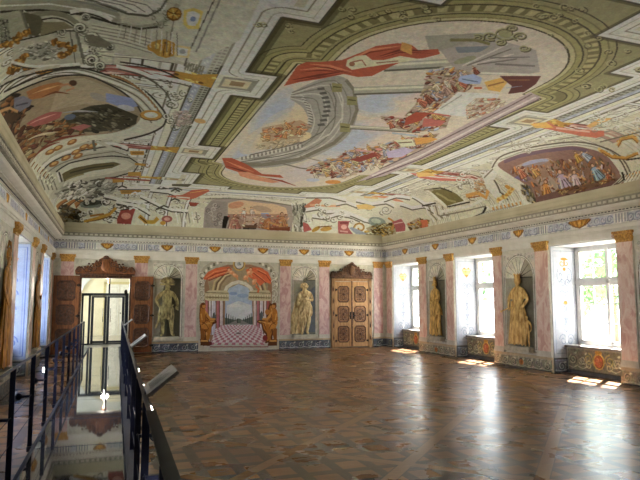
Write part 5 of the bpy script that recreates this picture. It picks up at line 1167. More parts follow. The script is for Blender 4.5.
# A: bare torso, broad plumed hat, sash round the hips
def exA(t, J):
    plinth(t, G1)
    hat = MB(); hx, hy, hz_ = J['crown'][:3]
    hat.lathe([(.0, hz_+.12), (.07, hz_+.11), (.11, hz_+.04), (.12, hz_), (.24, hz_-.01), (.27, hz_+.03), (.24, hz_-.03), (.1, hz_-.03)], hx, hy, 18)
    o = hat.obj('hat', G1, t)
    pl = MB()
    for k in range(9): a = PI*(.1+.8*k/8); pl.tube([(hx, hy-.05, hz_+.05), (hx+.15*math.cos(a), hy-.1, hz_+.07+.1*math.sin(a)), (hx+.24*math.cos(a+.1), hy-.05, hz_+.04+.2*math.sin(a))], [.03, .06, .03], 6)
    pl.obj('plume', G1, o)
    robe('sash', G1, t, [(0, -.16, 1.13, .17, .15), (-.02, -.17, .98, .23, .2), (-.02, -.17, .78, .26, .2), (.0, -.17, .6, .25, .19)], 7, .1, 3)
    s = MB()
    for k in range(5): s.tube([(.22-k*.02, -.3, 1.1-k*.03), (0, -.38, .92-k*.05), (-.25, -.34, .66-k*.03), (-.36, -.28, .36-k*.02)], [.02, .035, .035, .012], 6)
    s.obj('sash_fold', G1, t)
    c = MB(); c.tube([(.3, -.3, 1.04), (.38, -.28, .9), (.34, -.25, 1.25)], .02, 6); c.obj('baton', G1, t)
JA = pose(pelvis=(-.01, 0, 1.0), head=(.02, -.04, 1.7), elL=(-.38, -.02, 1.26), wrL=(-.24, -.1, 1.04), haL=(-.2, -.14, 1.0), elR=(.34, 0, 1.24), wrR=(.36, -.12, 1.02), haR=(.33, -.18, .98), knL=(-.13, -.05, .52), anL=(-.12, .02, .1), toL=(-.18, -.14, .04), knR=(.16, -.1, .54), anR=(.2, .03, .1), toR=(.27, -.1, .04), chest=(0, -.01, 1.36, .165))
statue('back', 2.50, .60, 'olive gilt statue with bare torso, broad plumed hat and hip sash', 2.12, G1, JA, extra=exA)
# B: head bowed, arms folded, long cloak falling to the left
def exB(t, J):
    plinth(t, G2, .45)
    h = MB(); hx, hy, hz_ = J['crown'][:3]
    h.ball((hx, hy, hz_-.0), (.13, .12, .11), 12, 8)
    for k in range(9): a = 2*PI*k/9; h.ball((hx+.12*math.cos(a), hy-.04+.08*math.sin(a), hz_-.02+.05*math.sin(a*2)), .045, 7, 5)
    h.ball((J['head'][0], J['head'][1]-.06, J['head'][2]-.12), (.06, .05, .1), 8, 6)
    h.obj('curly_hair', G2, t)
    robe('loincloth', G2, t, [(.02, -.16, 1.2, .17, .15), (.03, -.17, 1.0, .24, .2), (.04, -.17, .8, .24, .2), (.03, -.17, .68, .22, .18)], 8, .1, 5)
    robe('cloak', G2, t, [(-.04, .0, 1.5, .2, .07), (-.16, .0, 1.15, .2, .08), (-.28, .0, .65, .22, .1), (-.36, -.03, .05, .2, .12)], 8, .14, 6)
    s = MB()
    for k in range(4): s.tube([(.2, -.3, 1.12-k*.05), (0, -.38, .95-k*.06), (-.22, -.34, .7-k*.05), (-.38, -.22, .1)], [.016, .03, .03, .02], 6)
    s.obj('cloak_fold', G2, t)
JB = pose(neck=(-.02, -.03, 1.6), head=(-.05, -.08, 1.68), crown=(-.05, -.08, 1.78), elL=(-.24, -.12, 1.2), wrL=(-.02, -.24, 1.36), haL=(.07, -.25, 1.42), elR=(.28, -.1, 1.24), wrR=(.04, -.25, 1.26), haR=(-.05, -.26, 1.3), knL=(-.02, -.06, .52), anL=(-.1, .0, .1), toL=(-.14, -.16, .04), knR=(.14, -.05, .52), anR=(.08, .03, .1), toR=(.12, -.12, .04))
statue('back', 8.15, .56, 'pale gilt statue with folded arms, bowed curly head and a trailing cloak', 2.2, G2, JB, extra=exB)
# C: helmeted woman in a long gown
def helmet(t, J, m):
    h = MB(); hx, hy, hz_ = J['crown'][:3]
    h.ball((hx, hy+.01, hz_-.02), (.115, .115, .12), 12, 8); h.lathe([(.115, hz_-.05), (.15, hz_-.06), (.115, hz_-.07)], hx, hy, 16)
    h.tube([(hx, hy-.1, hz_+.02), (hx, hy-.05, hz_+.15), (hx, hy+.04, hz_+.17), (hx, hy+.12, hz_+.08)], [.02, .05, .05, .02], 8); return h.obj('helmet', m, t)
def exC(t, J):
    plinth(t, G3, .42); helmet(t, J, G3)
    robe('gown', G3, t, [(0, -.16, 1.5, .17, .12), (0, -.17, 1.28, .2, .16), (.0, -.16, 1.14, .16, .14), (0, -.17, .9, .25, .2), (-.02, -.18, .5, .29, .22), (-.02, -.18, .06, .33, .24)], 9, .1, 8)
    robe('overskirt', G3, t, [(0, -.17, 1.16, .19, .17), (.02, -.17, .95, .29, .22), (.05, -.17, .72, .32, .24)], 6, .1, 9)
    s = MB()
    for k in range(3): s.tube([(.2, -.28, 1.5-k*.05), (.02, -.36, 1.25-k*.06), (-.2, -.32, 1.0-k*.05)], [.015, .03, .015], 6)
    s.obj('sash_fold', G3, t)
JC = pose(head=(-.03, -.05, 1.7), elL=(-.28, -.02, 1.2), wrL=(-.2, -.16, .98), haL=(-.16, -.2, .93), elR=(.28, -.06, 1.2), wrR=(.1, -.24, 1.2), haR=(.04, -.27, 1.24), toR=(.12, -.2, .04))
statue('right', 19.68, .66, 'golden ochre statue of a helmeted woman in a long gown', 2.12, G3, JC, extra=exC)
# D: crowned figure, hand on hip, staff held low, small child beside
def exD(t, J):
    plinth(t, G4, .5)
    h = MB(); hx, hy, hz_ = J['crown'][:3]; h.ball((hx, hy+.02, hz_-.05), (.12, .12, .13), 12, 8); h.lathe([(.1, hz_), (.12, hz_+.12), (.09, hz_+.1), (.08, hz_)], hx, hy, 12)
    for k in range(7): a = 2*PI*k/7; h.ball((hx+.115*math.cos(a), hy+.1*math.sin(a), hz_+.13), .022, 6, 4)
    h.obj('crown', G4, t)
    robe('tunic', G4, t, [(0, -.16, 1.5, .18, .13), (0, -.17, 1.3, .22, .17), (.0, -.16, 1.14, .18, .15), (0, -.18, .9, .27, .2), (.0, -.18, .62, .3, .22)], 8, .1, 12)
    robe('gown', G4, t, [(0, -.16, .9, .24, .18), (-.02, -.17, .5, .27, .2), (-.03, -.17, .05, .3, .22)], 10, .11, 13)
    robe('cape', G4, t, [(0, -.12, 1.54, .2, .13), (0, -.13, 1.42, .3, .18), (0, -.13, 1.26, .33, .2)], 9, .08, 14)
    robe('cloak', G4, t, [(-.2, -.1, 1.2, .14, .1), (-.24, -.1, .8, .14, .1), (-.28, -.1, .3, .16, .1), (-.28, -.1, .04, .18, .1)], 5, .14, 15)
    s = MB(); s.tube([(-.58, -.4, .92), (-.1, -.42, 1.05)], .018, 6); s.ball((-.6, -.4, .91), .035, 8, 6); s.obj('staff', G4, t)
    Jc = {k: (v[0]*.5+.33, v[1]*.5-.16, v[2]*.44, v[3]*.56) for k, v in pose(elL=(-.34, -.1, 1.3), wrL=(-.22, -.2, 1.5), haL=(-.2, -.2, 1.58), elR=(.32, 0, 1.24), wrR=(.36, -.1, 1.02)).items()}
    for k in ('head', 'crown'): a = Jc[k]; Jc[k] = (a[0], a[1], a[2]+.02, a[3]*1.3)
    skin_body('child_figure', Jc, BODY_E, G4, t, 1)
JD = pose(elL=(-.36, -.05, 1.26), wrL=(-.28, -.22, 1.03), haL=(-.24, -.26, 1.0), elR=(.4, 0, 1.26), wrR=(.24, -.1, 1.06), haR=(.18, -.14, 1.04), head=(0, -.04, 1.7))
statue('right', 14.93, .64, 'large golden crowned statue with staff, hand on hip, child at its side', 2.12, G4, JD, extra=exD)
def exE(t, J):
    plinth(t, G5, .45); helmet(t, J, G5)
    robe('gown', G5, t, [(0, -.16, 1.5, .18, .13), (0, -.17, 1.14, .2, .16), (0, -.18, .8, .29, .2), (-.02, -.18, .06, .36, .24)], 8, .13, 21)
    robe('cloak', G5, t, [(.1, -.12, 1.5, .26, .12), (.14, -.12, .8, .34, .14), (.16, -.12, .06, .32, .14)], 8, .14, 22)
statue('left', 19.1, .62, 'orange gilt robed statue on the pier between the two left windows', 2.3, G5, JC, extra=exE, flat=.3)
statue('left', 13.5, .62, 'orange gilt robed statue at the left edge of the view', 2.45, G5, JD, extra=exE, flat=.3)

# ================================================================ painted archway on the far wall
AX0, AX1 = 3.74, 7.03
def mural():
    def tf(px, py):
        P_ = np.array([at_y(a, b, YB) for a, b in zip(px, py)]); return P_[:, 0]-AX0, P_[:, 2]-.04
    c = Canvas(AX1-AX0, 3.62, .01, (194, 192, 178), tf, 9); P, L, E = c.poly, c.line, c.ell
    k = 90/424.0; Q = lambda pts: [(195+x*k, 250+y*k) for x, y in pts]      # measured on an enlargement
    def q(x, y): return 195+x*k, 250+y*k
    # stucco surround
    P(Q([(14, 180), (18, 120), (40, 80), (90, 46), (150, 32), (250, 32), (320, 46), (370, 84), (392, 130), (394, 250), (372, 250), (360, 240), (20, 240)]), (176, 172, 156))
    for i in range(30):
        t = i/29; a = PI*(1-t); x, y = 205+178*math.cos(a), 160-122*math.sin(a)
        P(Q([(x-5, y-6), (x+5, y-6), (x+6, y+8), (x-4, y+8)]), (226, 224, 210) if i % 2 else (112, 108, 92))
    for s_, xx in ((1, 30), (-1, 375)):
        for yy, r in ((120, 20), (160, 22), (205, 20), (230, 14)):
            x, y = q(xx+s_*4, yy); c.scroll(x+.3, y+.3, r*k, 1.3, 1.5, (104, 100, 84), 1, 1.2, hand=s_); c.scroll(x, y, r*k, 1.3, 1.3, (224, 222, 208), 1, 1.2, hand=s_)
    # opening and vault
    P(Q([(46, 250), (44, 160), (60, 120), (95, 88), (150, 70), (260, 68), (320, 86), (350, 120), (362, 160), (362, 250), (358, 430), (70, 430)]), (150, 116, 90))
    P(Q([(60, 150), (100, 105), (160, 84), (250, 82), (310, 110), (345, 160), (340, 200), (70, 200)]), (156, 140, 112))
    for d, cc in ((0, (196, 176, 130)), (12, (110, 90, 64)), (20, (206, 190, 150)), (30, (130, 110, 84))):
        L(Q([(82+d, 200), (92+d, 150+d*.4), (130+d*.6, 112+d*.5), (170, 100+d*.6)]), 8*k, cc); L(Q([(335-d, 200), (322-d, 150+d*.4), (290-d*.6, 112+d*.5), (250, 100+d*.6)]), 8*k, cc)
    RED = (208, 104, 66)
    P(Q([(40, 132), (60, 104), (100, 84), (160, 78), (176, 92), (130, 118), (90, 130), (60, 140), (42, 140)]), RED); P(Q([(240, 92), (270, 82), (310, 84), (344, 104), (360, 140), (356, 160), (330, 150), (306, 170), (290, 150), (250, 124)]), RED)
    for a in ([(50, 130), (90, 104), (150, 90)], [(60, 136), (110, 116), (160, 100)], [(290, 90), (330, 110), (352, 140)], [(270, 100), (310, 130), (330, 148)]): L(Q(a), 5*k, (226, 140, 96)); L(Q([(x+5, y+8) for x, y in a]), 4*k, (140, 50, 32))
    # inner arch, sky, avenue
    L(Q([(138, 235), (138, 205), (150, 175), (175, 158), (205, 150), (235, 158), (262, 178), (274, 205), (274, 235)]), 16*k, (206, 202, 186)); L(Q([(150, 240), (150, 205), (162, 182), (205, 162), (250, 184), (263, 210), (263, 240)]), 3*k, (110, 104, 96))
    P(Q([(140, 350), (142, 220), (160, 180), (205, 160), (250, 178), (268, 215), (272, 350)]), (168, 184, 206)); P(Q([(145, 330), (150, 260), (205, 240), (265, 260), (270, 330)]), (206, 210, 212)); E(*q(190, 262), 30*k, 8*k, 0, (222, 222, 220)); E(*q(225, 215), 26*k, 10*k, 0, (146, 166, 200)); E(*q(180, 205), 20*k, 8*k, 0, (136, 158, 196))
    P(Q([(140, 395), (140, 318), (190, 330), (205, 322), (225, 330), (272, 312), (272, 395)]), (96, 104, 92))
    for i in range(6):
        x = 146+i*10; P(Q([(x, 385-i*8), (x+1, 302+i*5), (x+4, 294+i*5), (x+7, 385-i*8)]), (62, 72, 62)); x = 268-i*9; P(Q([(x-7, 385-i*8), (x-5, 296+i*6), (x-2, 300+i*6), (x, 385-i*8)]), (70, 80, 74))
    P(Q([(160, 395), (200, 345), (212, 345), (255, 395)]), (170, 164, 146)); P(Q([(186, 395), (204, 355), (210, 355), (228, 395)]), (120, 118, 96))
    # columns and balconies
    for x0, x1, cc in ((50, 62, (176, 110, 110)), (66, 76, (206, 200, 200)), (78, 98, (196, 196, 206)), (102, 116, (170, 104, 110)), (118, 132, (200, 188, 184)), (276, 290, (200, 188, 184)), (292, 304, (170, 104, 110)), (306, 322, (206, 202, 206)), (326, 336, (206, 196, 196)), (338, 352, (160, 84, 80))):
        P(Q([(x0, 400), (x0, 232), (x1, 232), (x1, 400)]), cc); L(Q([(x1, 400), (x1, 232)]), 2.5*k, (84, 66, 66)); L(Q([(x0+3, 400), (x0+3, 236)]), 2*k, tuple(min(255, v*1.2) for v in cc))
    P(Q([(78, 330), (84, 300), (92, 292), (98, 320), (98, 340)]), (90, 96, 90)); P(Q([(306, 300), (314, 285), (320, 300), (320, 330), (306, 330)]), (90, 96, 96))
    for x0, x1 in ((44, 160), (250, 358)):
        P(Q([(x0, 232), (x0+4, 200), (x0+20, 190), (x1-10, 190), (x1, 205), (x1, 240), (x0+20, 240)]), (190, 180, 146)); 
        for yy, cc in ((200, (120, 108, 80)), (212, (216, 206, 176)), (222, (110, 96, 70)), (234, (206, 194, 160))): L(Q([(x0+4, yy), (x1-2, yy+4)]), 4*k, cc)
        for i in range(8): x = x0+14+i*(x1-x0-24)/7; L(Q([(x, 214), (x, 230)]), 2.5*k, (130, 116, 84))
    # chequered floor
    P(Q([(74, 440), (96, 372), (140, 352), (272, 352), (312, 372), (340, 440)]), (222, 214, 214))
    rows = [354, 359, 365, 371, 378, 386, 394, 403, 413, 424, 436, 448]
    for i in range(len(rows)-1):
        for j in range(-12, 13):
            if (i+j) % 2: continue
            f = lambda jj, yy: (207+jj*(yy-290)*.11, yy)
            a, b_ = rows[i], rows[i+1]; pts = [f(j, a), f(j+1, a), f(j+1, b_), f(j, b_)]
            lim = lambda p: (min(max(p[0], 96-(p[1]-372)*.3), 312+(p[1]-372)*.4), p[1])
            P(Q([lim(p) for p in pts]), (178, 120, 132))
    E(*q(205, 392), 20*k, 7*k, 0, (206, 196, 190)); E(*q(205, 392), 13*k, 4*k, 0, (120, 96, 100)); L(Q([(70, 456), (345, 456)]), 6*k, (150, 110, 104))
    P(Q([(150, 352), (196, 330), (200, 352)]), (130, 128, 120)); P(Q([(262, 352), (218, 330), (212, 352)]), (130, 128, 120))
    # putti and clock at the crown of the arch
    for x, y, a in ((172, 106, 20), (190, 120, 30), (258, 108, -20), (240, 130, -35), (280, 150, -60)):
        X, Y = q(x, y); E(X, Y, 16*k, 9*k, a, (214, 150, 108)); E(X-1, Y-1, 8*k, 5*k, a, (232, 182, 140)); L([(X, Y), (X+12*k, Y+20*k)], 6*k, (206, 138, 96))
    for x, y in ((160, 92), (262, 90)): E(*q(x, y), 9*k, 9*k, 0, (130, 76, 44)); E(*q(x, y+2), 7*k, 7*k, 0, (222, 164, 124))
    L(Q([(285, 170), (300, 185), (296, 200)]), 10*k, (206, 110, 70))
    E(*q(208, 66), 30*k, 34*k, 0, (190, 160, 96)); E(*q(208, 66), 23*k, 26*k, 0, (96, 84, 60)); E(*q(208, 66), 20*k, 22*k, 0, (206, 208, 206)); E(*q(208, 66), 10*k, 11*k, 0, (170, 176, 180)); E(*q(208, 30), 12*k, 12*k, 0, (214, 164, 62)); E(*q(208, 48), 18*k, 6*k, 0, (226, 196, 120)); L(Q([(208, 66), (208, 52)]), 2*k, (40, 40, 40)); L(Q([(208, 66), (218, 70)]), 2*k, (40, 40, 40))
    # gilded crouching figures on both sides
    GO, GD, GL = (176, 112, 44), (96, 54, 22), (216, 160, 84)
    P(Q([(22, 262), (34, 252), (44, 262), (50, 300), (66, 322), (96, 328), (104, 340), (86, 352), (70, 380), (62, 420), (60, 450), (36, 452), (34, 410), (24, 380), (20, 320)]), GD)
    P(Q([(26, 268), (34, 258), (40, 268), (46, 304), (60, 328), (92, 334), (76, 348), (60, 372), (56, 440), (42, 446), (40, 400), (28, 370), (24, 320)]), GO); L(Q([(34, 270), (38, 310), (50, 340)]), 4*k, GL); L(Q([(60, 340), (92, 334)]), 5*k, GL); L(Q([(48, 380), (50, 430)]), 4*k, GL); E(*q(33, 262), 9*k, 11*k, 0, (150, 92, 40)); L(Q([(60, 350), (50, 400), (44, 440)]), 3*k, GD)
    P(Q([(352, 250), (372, 256), (384, 300), (382, 370), (366, 400), (360, 432), (330, 440), (334, 400), (318, 380), (312, 350), (292, 340), (296, 330), (324, 330), (340, 306), (344, 276)]), GD)
    P(Q([(354, 262), (370, 264), (378, 300), (376, 364), (360, 396), (352, 426), (338, 430), (342, 396), (324, 372), (318, 348), (298, 336), (328, 336), (346, 310), (350, 280)]), GO); L(Q([(360, 276), (364, 330), (350, 370)]), 4*k, GL); L(Q([(300, 336), (330, 342), (344, 356)]), 5*k, GL); E(*q(340, 292), 11*k, 13*k, 0, (186, 120, 60)); E(*q(328, 318), 8*k, 8*k, 0, (206, 196, 186)); L(Q([(350, 320), (340, 380), (346, 420)]), 3*k, GD); E(*q(330, 415), 12*k, 14*k, 0, (130, 44, 44)); E(*q(70, 440), 10*k, 10*k, 0, (110, 44, 44))
    for q_ in ([(30, 290), (34, 330), (44, 370)], [(40, 300), (52, 330), (70, 338)], [(50, 360), (40, 390), (46, 430)], [(54, 440), (60, 400), (66, 360)], [(358, 290), (356, 330), (340, 352)], [(372, 300), (368, 350), (356, 390)], [(326, 350), (334, 372), (350, 390)], [(352, 400), (350, 424)], [(310, 340), (326, 346)]): L(Q(q_), 3*k, GD)
    for x_, y_, r_ in ((35, 288, 7), (46, 336, 6), (52, 396, 6), (366, 310, 8), (336, 350, 6), (348, 404, 6)): E(*q(x_, y_), r_*k, r_*1.6*k, 20, GL)
    P(Q([(380, 400), (380, 420), (394, 424), (394, 400)]), (206, 202, 190))
    # the two crouching gilt figures: shoulders, arms, bent knees and bases
    for m_, x0_ in ((1, 20), (-1, 392)):
        F = lambda pts: Q([(x0_+m_*x, y) for x, y in pts])
        P(F([(6, 450), (4, 420), (44, 420), (50, 452)]), GD); P(F([(8, 424), (40, 424), (42, 432), (6, 432)]), GL)
        P(F([(2, 330), (4, 290), (12, 274), (28, 276), (34, 300), (30, 340), (12, 360)]), GO); P(F([(2, 340), (20, 345), (52, 338), (62, 350), (44, 372), (14, 374)]), (196, 132, 58)); P(F([(44, 350), (60, 350), (52, 400), (46, 424), (34, 424), (40, 390)]), GO); P(F([(6, 370), (22, 370), (26, 400), (20, 424), (6, 424)]), (140, 84, 34))
        P(F([(26, 284), (34, 290), (54, 320), (76, 322), (76, 330), (50, 332), (28, 306)]), (206, 146, 72)); L(F([(8, 300), (14, 330)]), 5*k, GL); L(F([(24, 350), (50, 346)]), 4*k, GL); L(F([(32, 300), (30, 336), (12, 352)]), 3*k, GD); L(F([(28, 372), (30, 420)]), 4*k, GD); L(F([(14, 340), (34, 352), (44, 372)]), 3*k, GD)
        E(*q(x0_+m_*20, 264), 12*k, 14*k, 0, GD); E(*q(x0_+m_*22, 265), 9*k, 11*k, 0, (196, 132, 66)); E(*q(x0_+m_*18, 254), 10*k, 6*k, 0, (110, 66, 30))
    c.noise(.04, (1, 3, 9), 3); return c
mc = mural()
o = painted_panel('archway_mural', mc, AX1-AX0, 3.62, .012, -.006); o.location = ((AX0+AX1)/2, YB, .04)
tag(o, 'painted archway on the far wall with chequered floor, avenue and red curtains', 'mural')

# ================================================================ carved doors
M_OAK = mat('light_oak', (206, 164, 110), (168, 124, 76), .5, scale=5, stretch=(5, 5, .7), bump=.1)
M_DOAK = mat('walnut_carving', (124, 84, 50), (66, 42, 26), .5, scale=14, bump=.4)
M_OAK2 = mat('red_brown_oak', (150, 96, 52), (106, 62, 32), .45, scale=5, stretch=(5, 5, .7), bump=.1)
M_DK2 = mat('dark_walnut', (112, 70, 44), (50, 28, 18), .45, scale=14, bump=.4)
M_IRON = mat('dark_iron', (52, 48, 44), (30, 28, 26), .4, metal=.7)
def octo(cx, cz, hx, hz, c): return [(cx-hx+c, cz-hz), (cx+hx-c, cz-hz), (cx+hx, cz-hz+c), (cx+hx, cz+hz-c), (cx+hx-c, cz+hz), (cx-hx+c, cz+hz), (cx-hx, cz+hz-c), (cx-hx, cz-hz+c)]
def door_leaf(t, x0, x1, z0, z1, y, mw, mc_, mp_, handle=0):
    w_ = x1-x0; cx = (x0+x1)/2; ph = (z1-z0-.22)/3
    leaf = MB().box(x0, x1, y-.05, y, z0, z1).obj('door_leaf', mw, t)
    for k in range(3):
        cz = z0+.11+ph*(k+.5); hx, hz_ = w_*.36, ph*.42
        fr = MB(); a = octo(cx, cz, hx, hz_, .09); b = octo(cx, cz, hx-.05, hz_-.05, .075)
        vs_ = [(x, y-.055, z) for x, z in a]+[(x, y-.085, z) for x, z in octo(cx, cz, hx-.022, hz_-.022, .082)]+[(x, y-.06, z) for x, z in b]; n = 8
        fr.add(vs_, [(i, (i+1) % n, n+(i+1) % n, n+i) for i in range(n)]+[(n+i, n+(i+1) % n, 2*n+(i+1) % n, 2*n+i) for i in range(n)])
        p = fr.obj('panel', mc_, leaf)
        f = MB(); f.prism(b, y-.062, y-.05)
        f.obj('panel_field', mp_, p)
        cv_ = MB()
        for s_ in (-1, 1):
            cv_.curl(cx+s_*hx*.4, cz+hz_*.35, hx*.36, 1.4, .016, y-.07, PI/2-s_*.6, s_, 1.1); cv_.curl(cx+s_*hx*.4, cz-hz_*.35, hx*.36, 1.4, .016, y-.07, -PI/2+s_*.6, -s_, 1.1); cv_.tube([(cx, y-.07, cz-hz_*.1), (cx+s_*hx*.5, y-.075, cz+hz_*.05), (cx+s_*hx*.62, y-.07, cz+hz_*.2)], .012, 5)
            for j in range(3): cv_.ball((cx+s_*hx*(.25+.2*j), y-.07, cz+hz_*(.62-.25*j)), (.03, .016, .022), 6, 4)
        cv_.ball((cx, y-.075, cz), (hx*.22, .03, hz_*.2), 8, 6); cv_.ball((cx, y-.07, cz+hz_*.62), (hx*.2, .02, hz_*.1), 8, 5); cv_.ball((cx, y-.07, cz-hz_*.62), (hx*.2, .02, hz_*.1), 8, 5)
        cv_.obj('carving', mc_, p)
    hg = x0+.02 if handle > 0 else x1-.02
    for z in (z0+.25, (z0+z1)/2-.05, z1-.35): MB().tube([(hg, y-.07, z-.06), (hg, y-.07, z+.06)], .018, 8).box(hg-.07, hg+.07, y-.058, y-.05, z-.03, z+.03).obj('hinge', M_IRON, leaf)
    if handle: hx = x1-.06 if handle > 0 else x0+.06; MB().tube([(hx, y-.05, 1.35), (hx, y-.12, 1.35), (hx-handle*.1, y-.12, 1.33)], .014, 8).box(hx-.03, hx+.03, y-.06, y-.05, 1.2, 1.5).obj('handle', M_IRON, leaf)
    return leaf
def crest(t, cx, hw, z0, ht, y, m1, m2, seed=1):
    """broken baroque crest: outline with lobes and leaf tips, scrolls and a central cartouche"""
    pts = [(-1, 0), (-1.03, .22), (-.97, .4), (-.9, .46), (-.84, .34), (-.76, .3), (-.7, .42), (-.6, .5), (-.54, .4), (-.47, .42), (-.42, .58), (-.34, .72), (-.27, .7), (-.22, .84), (-.1, .94), (0, 1.0)]
    out = [(cx+x*hw, z0+z*ht) for x, z in pts]+[(cx-x*hw, z0+z*ht) for x, z in pts[::-1][1:]]
    f = MB().prism(out, y-.09, y, .02).obj('crest', m1, t)
    c = MB()
    for s_ in (-1, 1):
        for x, z, r, st, hd in ((-.88, .26, .14, 0, 1), (-.62, .28, .17, 1, -1), (-.42, .34, .16, 2, 1), (-.28, .56, .13, 1, -1)):
            c.curl(cx+s_*x*hw, z0+z*ht, r*hw, 1.3, .026, y-.1, st if s_ > 0 else PI-st, hd*s_, .8)
        for j in range(7): a = j/6; c.ball((cx+s_*hw*(.2+.75*a), y-.1, z0+ht*(.78-.5*a+.05*math.sin(j*2.6))), (.05, .04, .035), 7, 5)
    c.tube([(cx-hw, y-.1, z0+.03), (cx+hw, y-.1, z0+.03)], .03, 6)
    c.obj('scrollwork', m2, f)
    MB().ball((cx, y-.09, z0+ht*.5), (hw*.17, .06, ht*.32), 14, 9).obj('cartouche', m1, f); MB().ball((cx, y-.1, z0+ht*.93), (hw*.1, .05, ht*.1), 10, 6).tube([(cx-hw*.1, y-.1, z0+ht*.84), (cx, y-.12, z0+ht*.9), (cx+hw*.1, y-.1, z0+ht*.84)], .03, 6).obj('finial', m2, f)
    return f
# closed pair on the right
t = thing('double_door', 'closed light oak double door with carved panels and a dark carved crest', 'door', (10.29, YB, 0))
MB().box(-.94, -.78, -.09, 0, 0, 2.92).box(.78, .94, -.09, 0, 0, 2.92).box(-.94, .94, -.09, 0, 2.82, 2.95).obj('door_frame', mat('frame_oak', (186, 146, 98), (140, 102, 62), .5, scale=5, stretch=(5, 5, .7)), t)
for s_ in (-1, 1):
    c = MB()
    for k in range(5): c.tube([(s_*.86, -.1, .3+k*.52), (s_*.86, -.115, .42+k*.52), (s_*.86, -.1, .54+k*.52)], [.01, .035, .01], 6)
    c.obj('carved_drop', M_DOAK, t)
door_leaf(t, -.77, -.01, .03, 2.8, -.02, M_OAK, M_DOAK, mat('panel_oak', (170, 124, 78), (120, 82, 50), .5, scale=9), 1); door_leaf(t, .01, .77, .03, 2.8, -.02, M_OAK, M_DOAK, _M['panel_oak'], -1)
crest(t, 0, .96, 2.93, .7, -.01, M_DOAK, M_DOAK)
MB().box(-.03, .03, -.1, -.02, .05, 2.82).obj('meeting_bead', M_DOAK, t)
# opened pair on the left, round the glazed doorway
t = thing('double_door', 'opened dark brown double door folded back either side of the doorway', 'door', (.25, YB, 0))
door_leaf(t, -1.80, -.92, .04, 2.90, -.06, M_OAK2, M_DK2, mat('panel_dark', (110, 68, 40), (64, 38, 24), .5, scale=9), 0)
door_leaf(t, .92, 1.72, .04, 2.90, -.06, M_OAK2, M_DK2, _M['panel_dark'], 0)
MB().box(-.92, -.84, -.07, .3, 0, 2.86).box(.86, .93, -.07, .3, 0, 2.86).box(-.92, .93, -.07, .3, 2.82, 2.94).obj('door_frame', M_DK2, t)
crest(t, -.02, 1.04, 2.93, .72, -.02, M_OAK2, M_DK2)
# ================================================================ anteroom behind the doorway
M_CREAM = mat('cream_wall', (226, 221, 196), (214, 208, 182), .8, scale=2)
M_CVAULT = mat('anteroom_vault', (206, 210, 206), (190, 194, 190), .85, scale=2)
FA = .33
struct(MB().box(-3.2, 4.6, YB+.5, 31, FA-.12, FA).obj('floor_anteroom', mat('anteroom_floor', (176, 170, 150), (150, 144, 126), .3, scale=1.5)))
struct(MB().box(-3.2, 4.6, 30.4, 30.6, FA, 4.6).obj('wall_anteroom_far', M_CREAM)); struct(MB().box(-3.4, -3.2, YB+.5, 30.6, FA, 4.6).obj('wall_anteroom_left', M_CREAM)); struct(MB().box(4.6, 4.8, YB+.5, 30.6, FA, 4.6).obj('wall_anteroom_right', M_CREAM))
struct(MB().box(-3.4, 4.8, YB+.5, 30.6, 4.5, 4.7).obj('ceiling_anteroom', M_CVAULT))
# blind arch on the far wall of the anteroom
a = MB(); n = 20; cx, zc, r = .95, 2.0, 1.75
a.add([(cx-r-1.4, 30.39, FA), (cx-r-1.4, 30.39, 4.5)]+[(cx-r*math.cos(PI*i/n), 30.39, zc+r*.85*math.sin(PI*i/n)) for i in range(n+1)]+[(cx+r+1.2, 30.39, 4.5), (cx+r+1.2, 30.39, FA)]+
      [(cx-r-1.4, 30.2, FA), (cx-r-1.4, 30.2, 4.5)]+[(cx-r*math.cos(PI*i/n), 30.2, zc+r*.85*math.sin(PI*i/n)) for i in range(n+1)]+[(cx+r+1.2, 30.2, 4.5), (cx+r+1.2, 30.2, FA)],
      [(25+0, 25+2, 25+1)]+[(25+1, 25+2+i, 25+3+i) for i in range(n//2)]+[(25+23, 25+3+i, 25+2+i) for i in range(n//2, n)]+[(25+1, 25+2+n//2, 25+23)]+[(25+23, 25+24, 25+22)]+[(2+i, 3+i, 28+i, 27+i) for i in range(n)])
struct(a.obj('trim_anteroom_arch', M_CVAULT))
t = thing('panelled_door', 'white panelled double door in the far wall of the room beyond', 'door', (.95, 30.38, FA))
M_WD = mat('white_door', (226, 226, 218), (210, 210, 202), .5)
MB().box(-.72, -.62, -.1, 0, 0, 2.5).box(.62, .72, -.1, 0, 0, 2.5).box(-.72, .72, -.1, 0, 2.42, 2.55).obj('door_frame', mat('sand_frame', (206, 196, 150), (190, 180, 136), .6), t)
for s_ in (-1, 1):
    x0, x1 = sorted((s_*.01, s_*.62)); lf = MB().box(x0, x1, -.06, 0, 0, 2.42).obj('door_leaf', M_WD, t)
    for z0, z1 in ((.15, .75), (.85, 1.55), (1.65, 2.3)): MB().bevbox(x0+.09, x1-.09, -.08, -.06, z0, z1, .018).obj('panel', M_WD, lf)
MB().ball((.07, -.1, 1.05), .03, 8, 6).obj('door_knob', M_IRON, t)
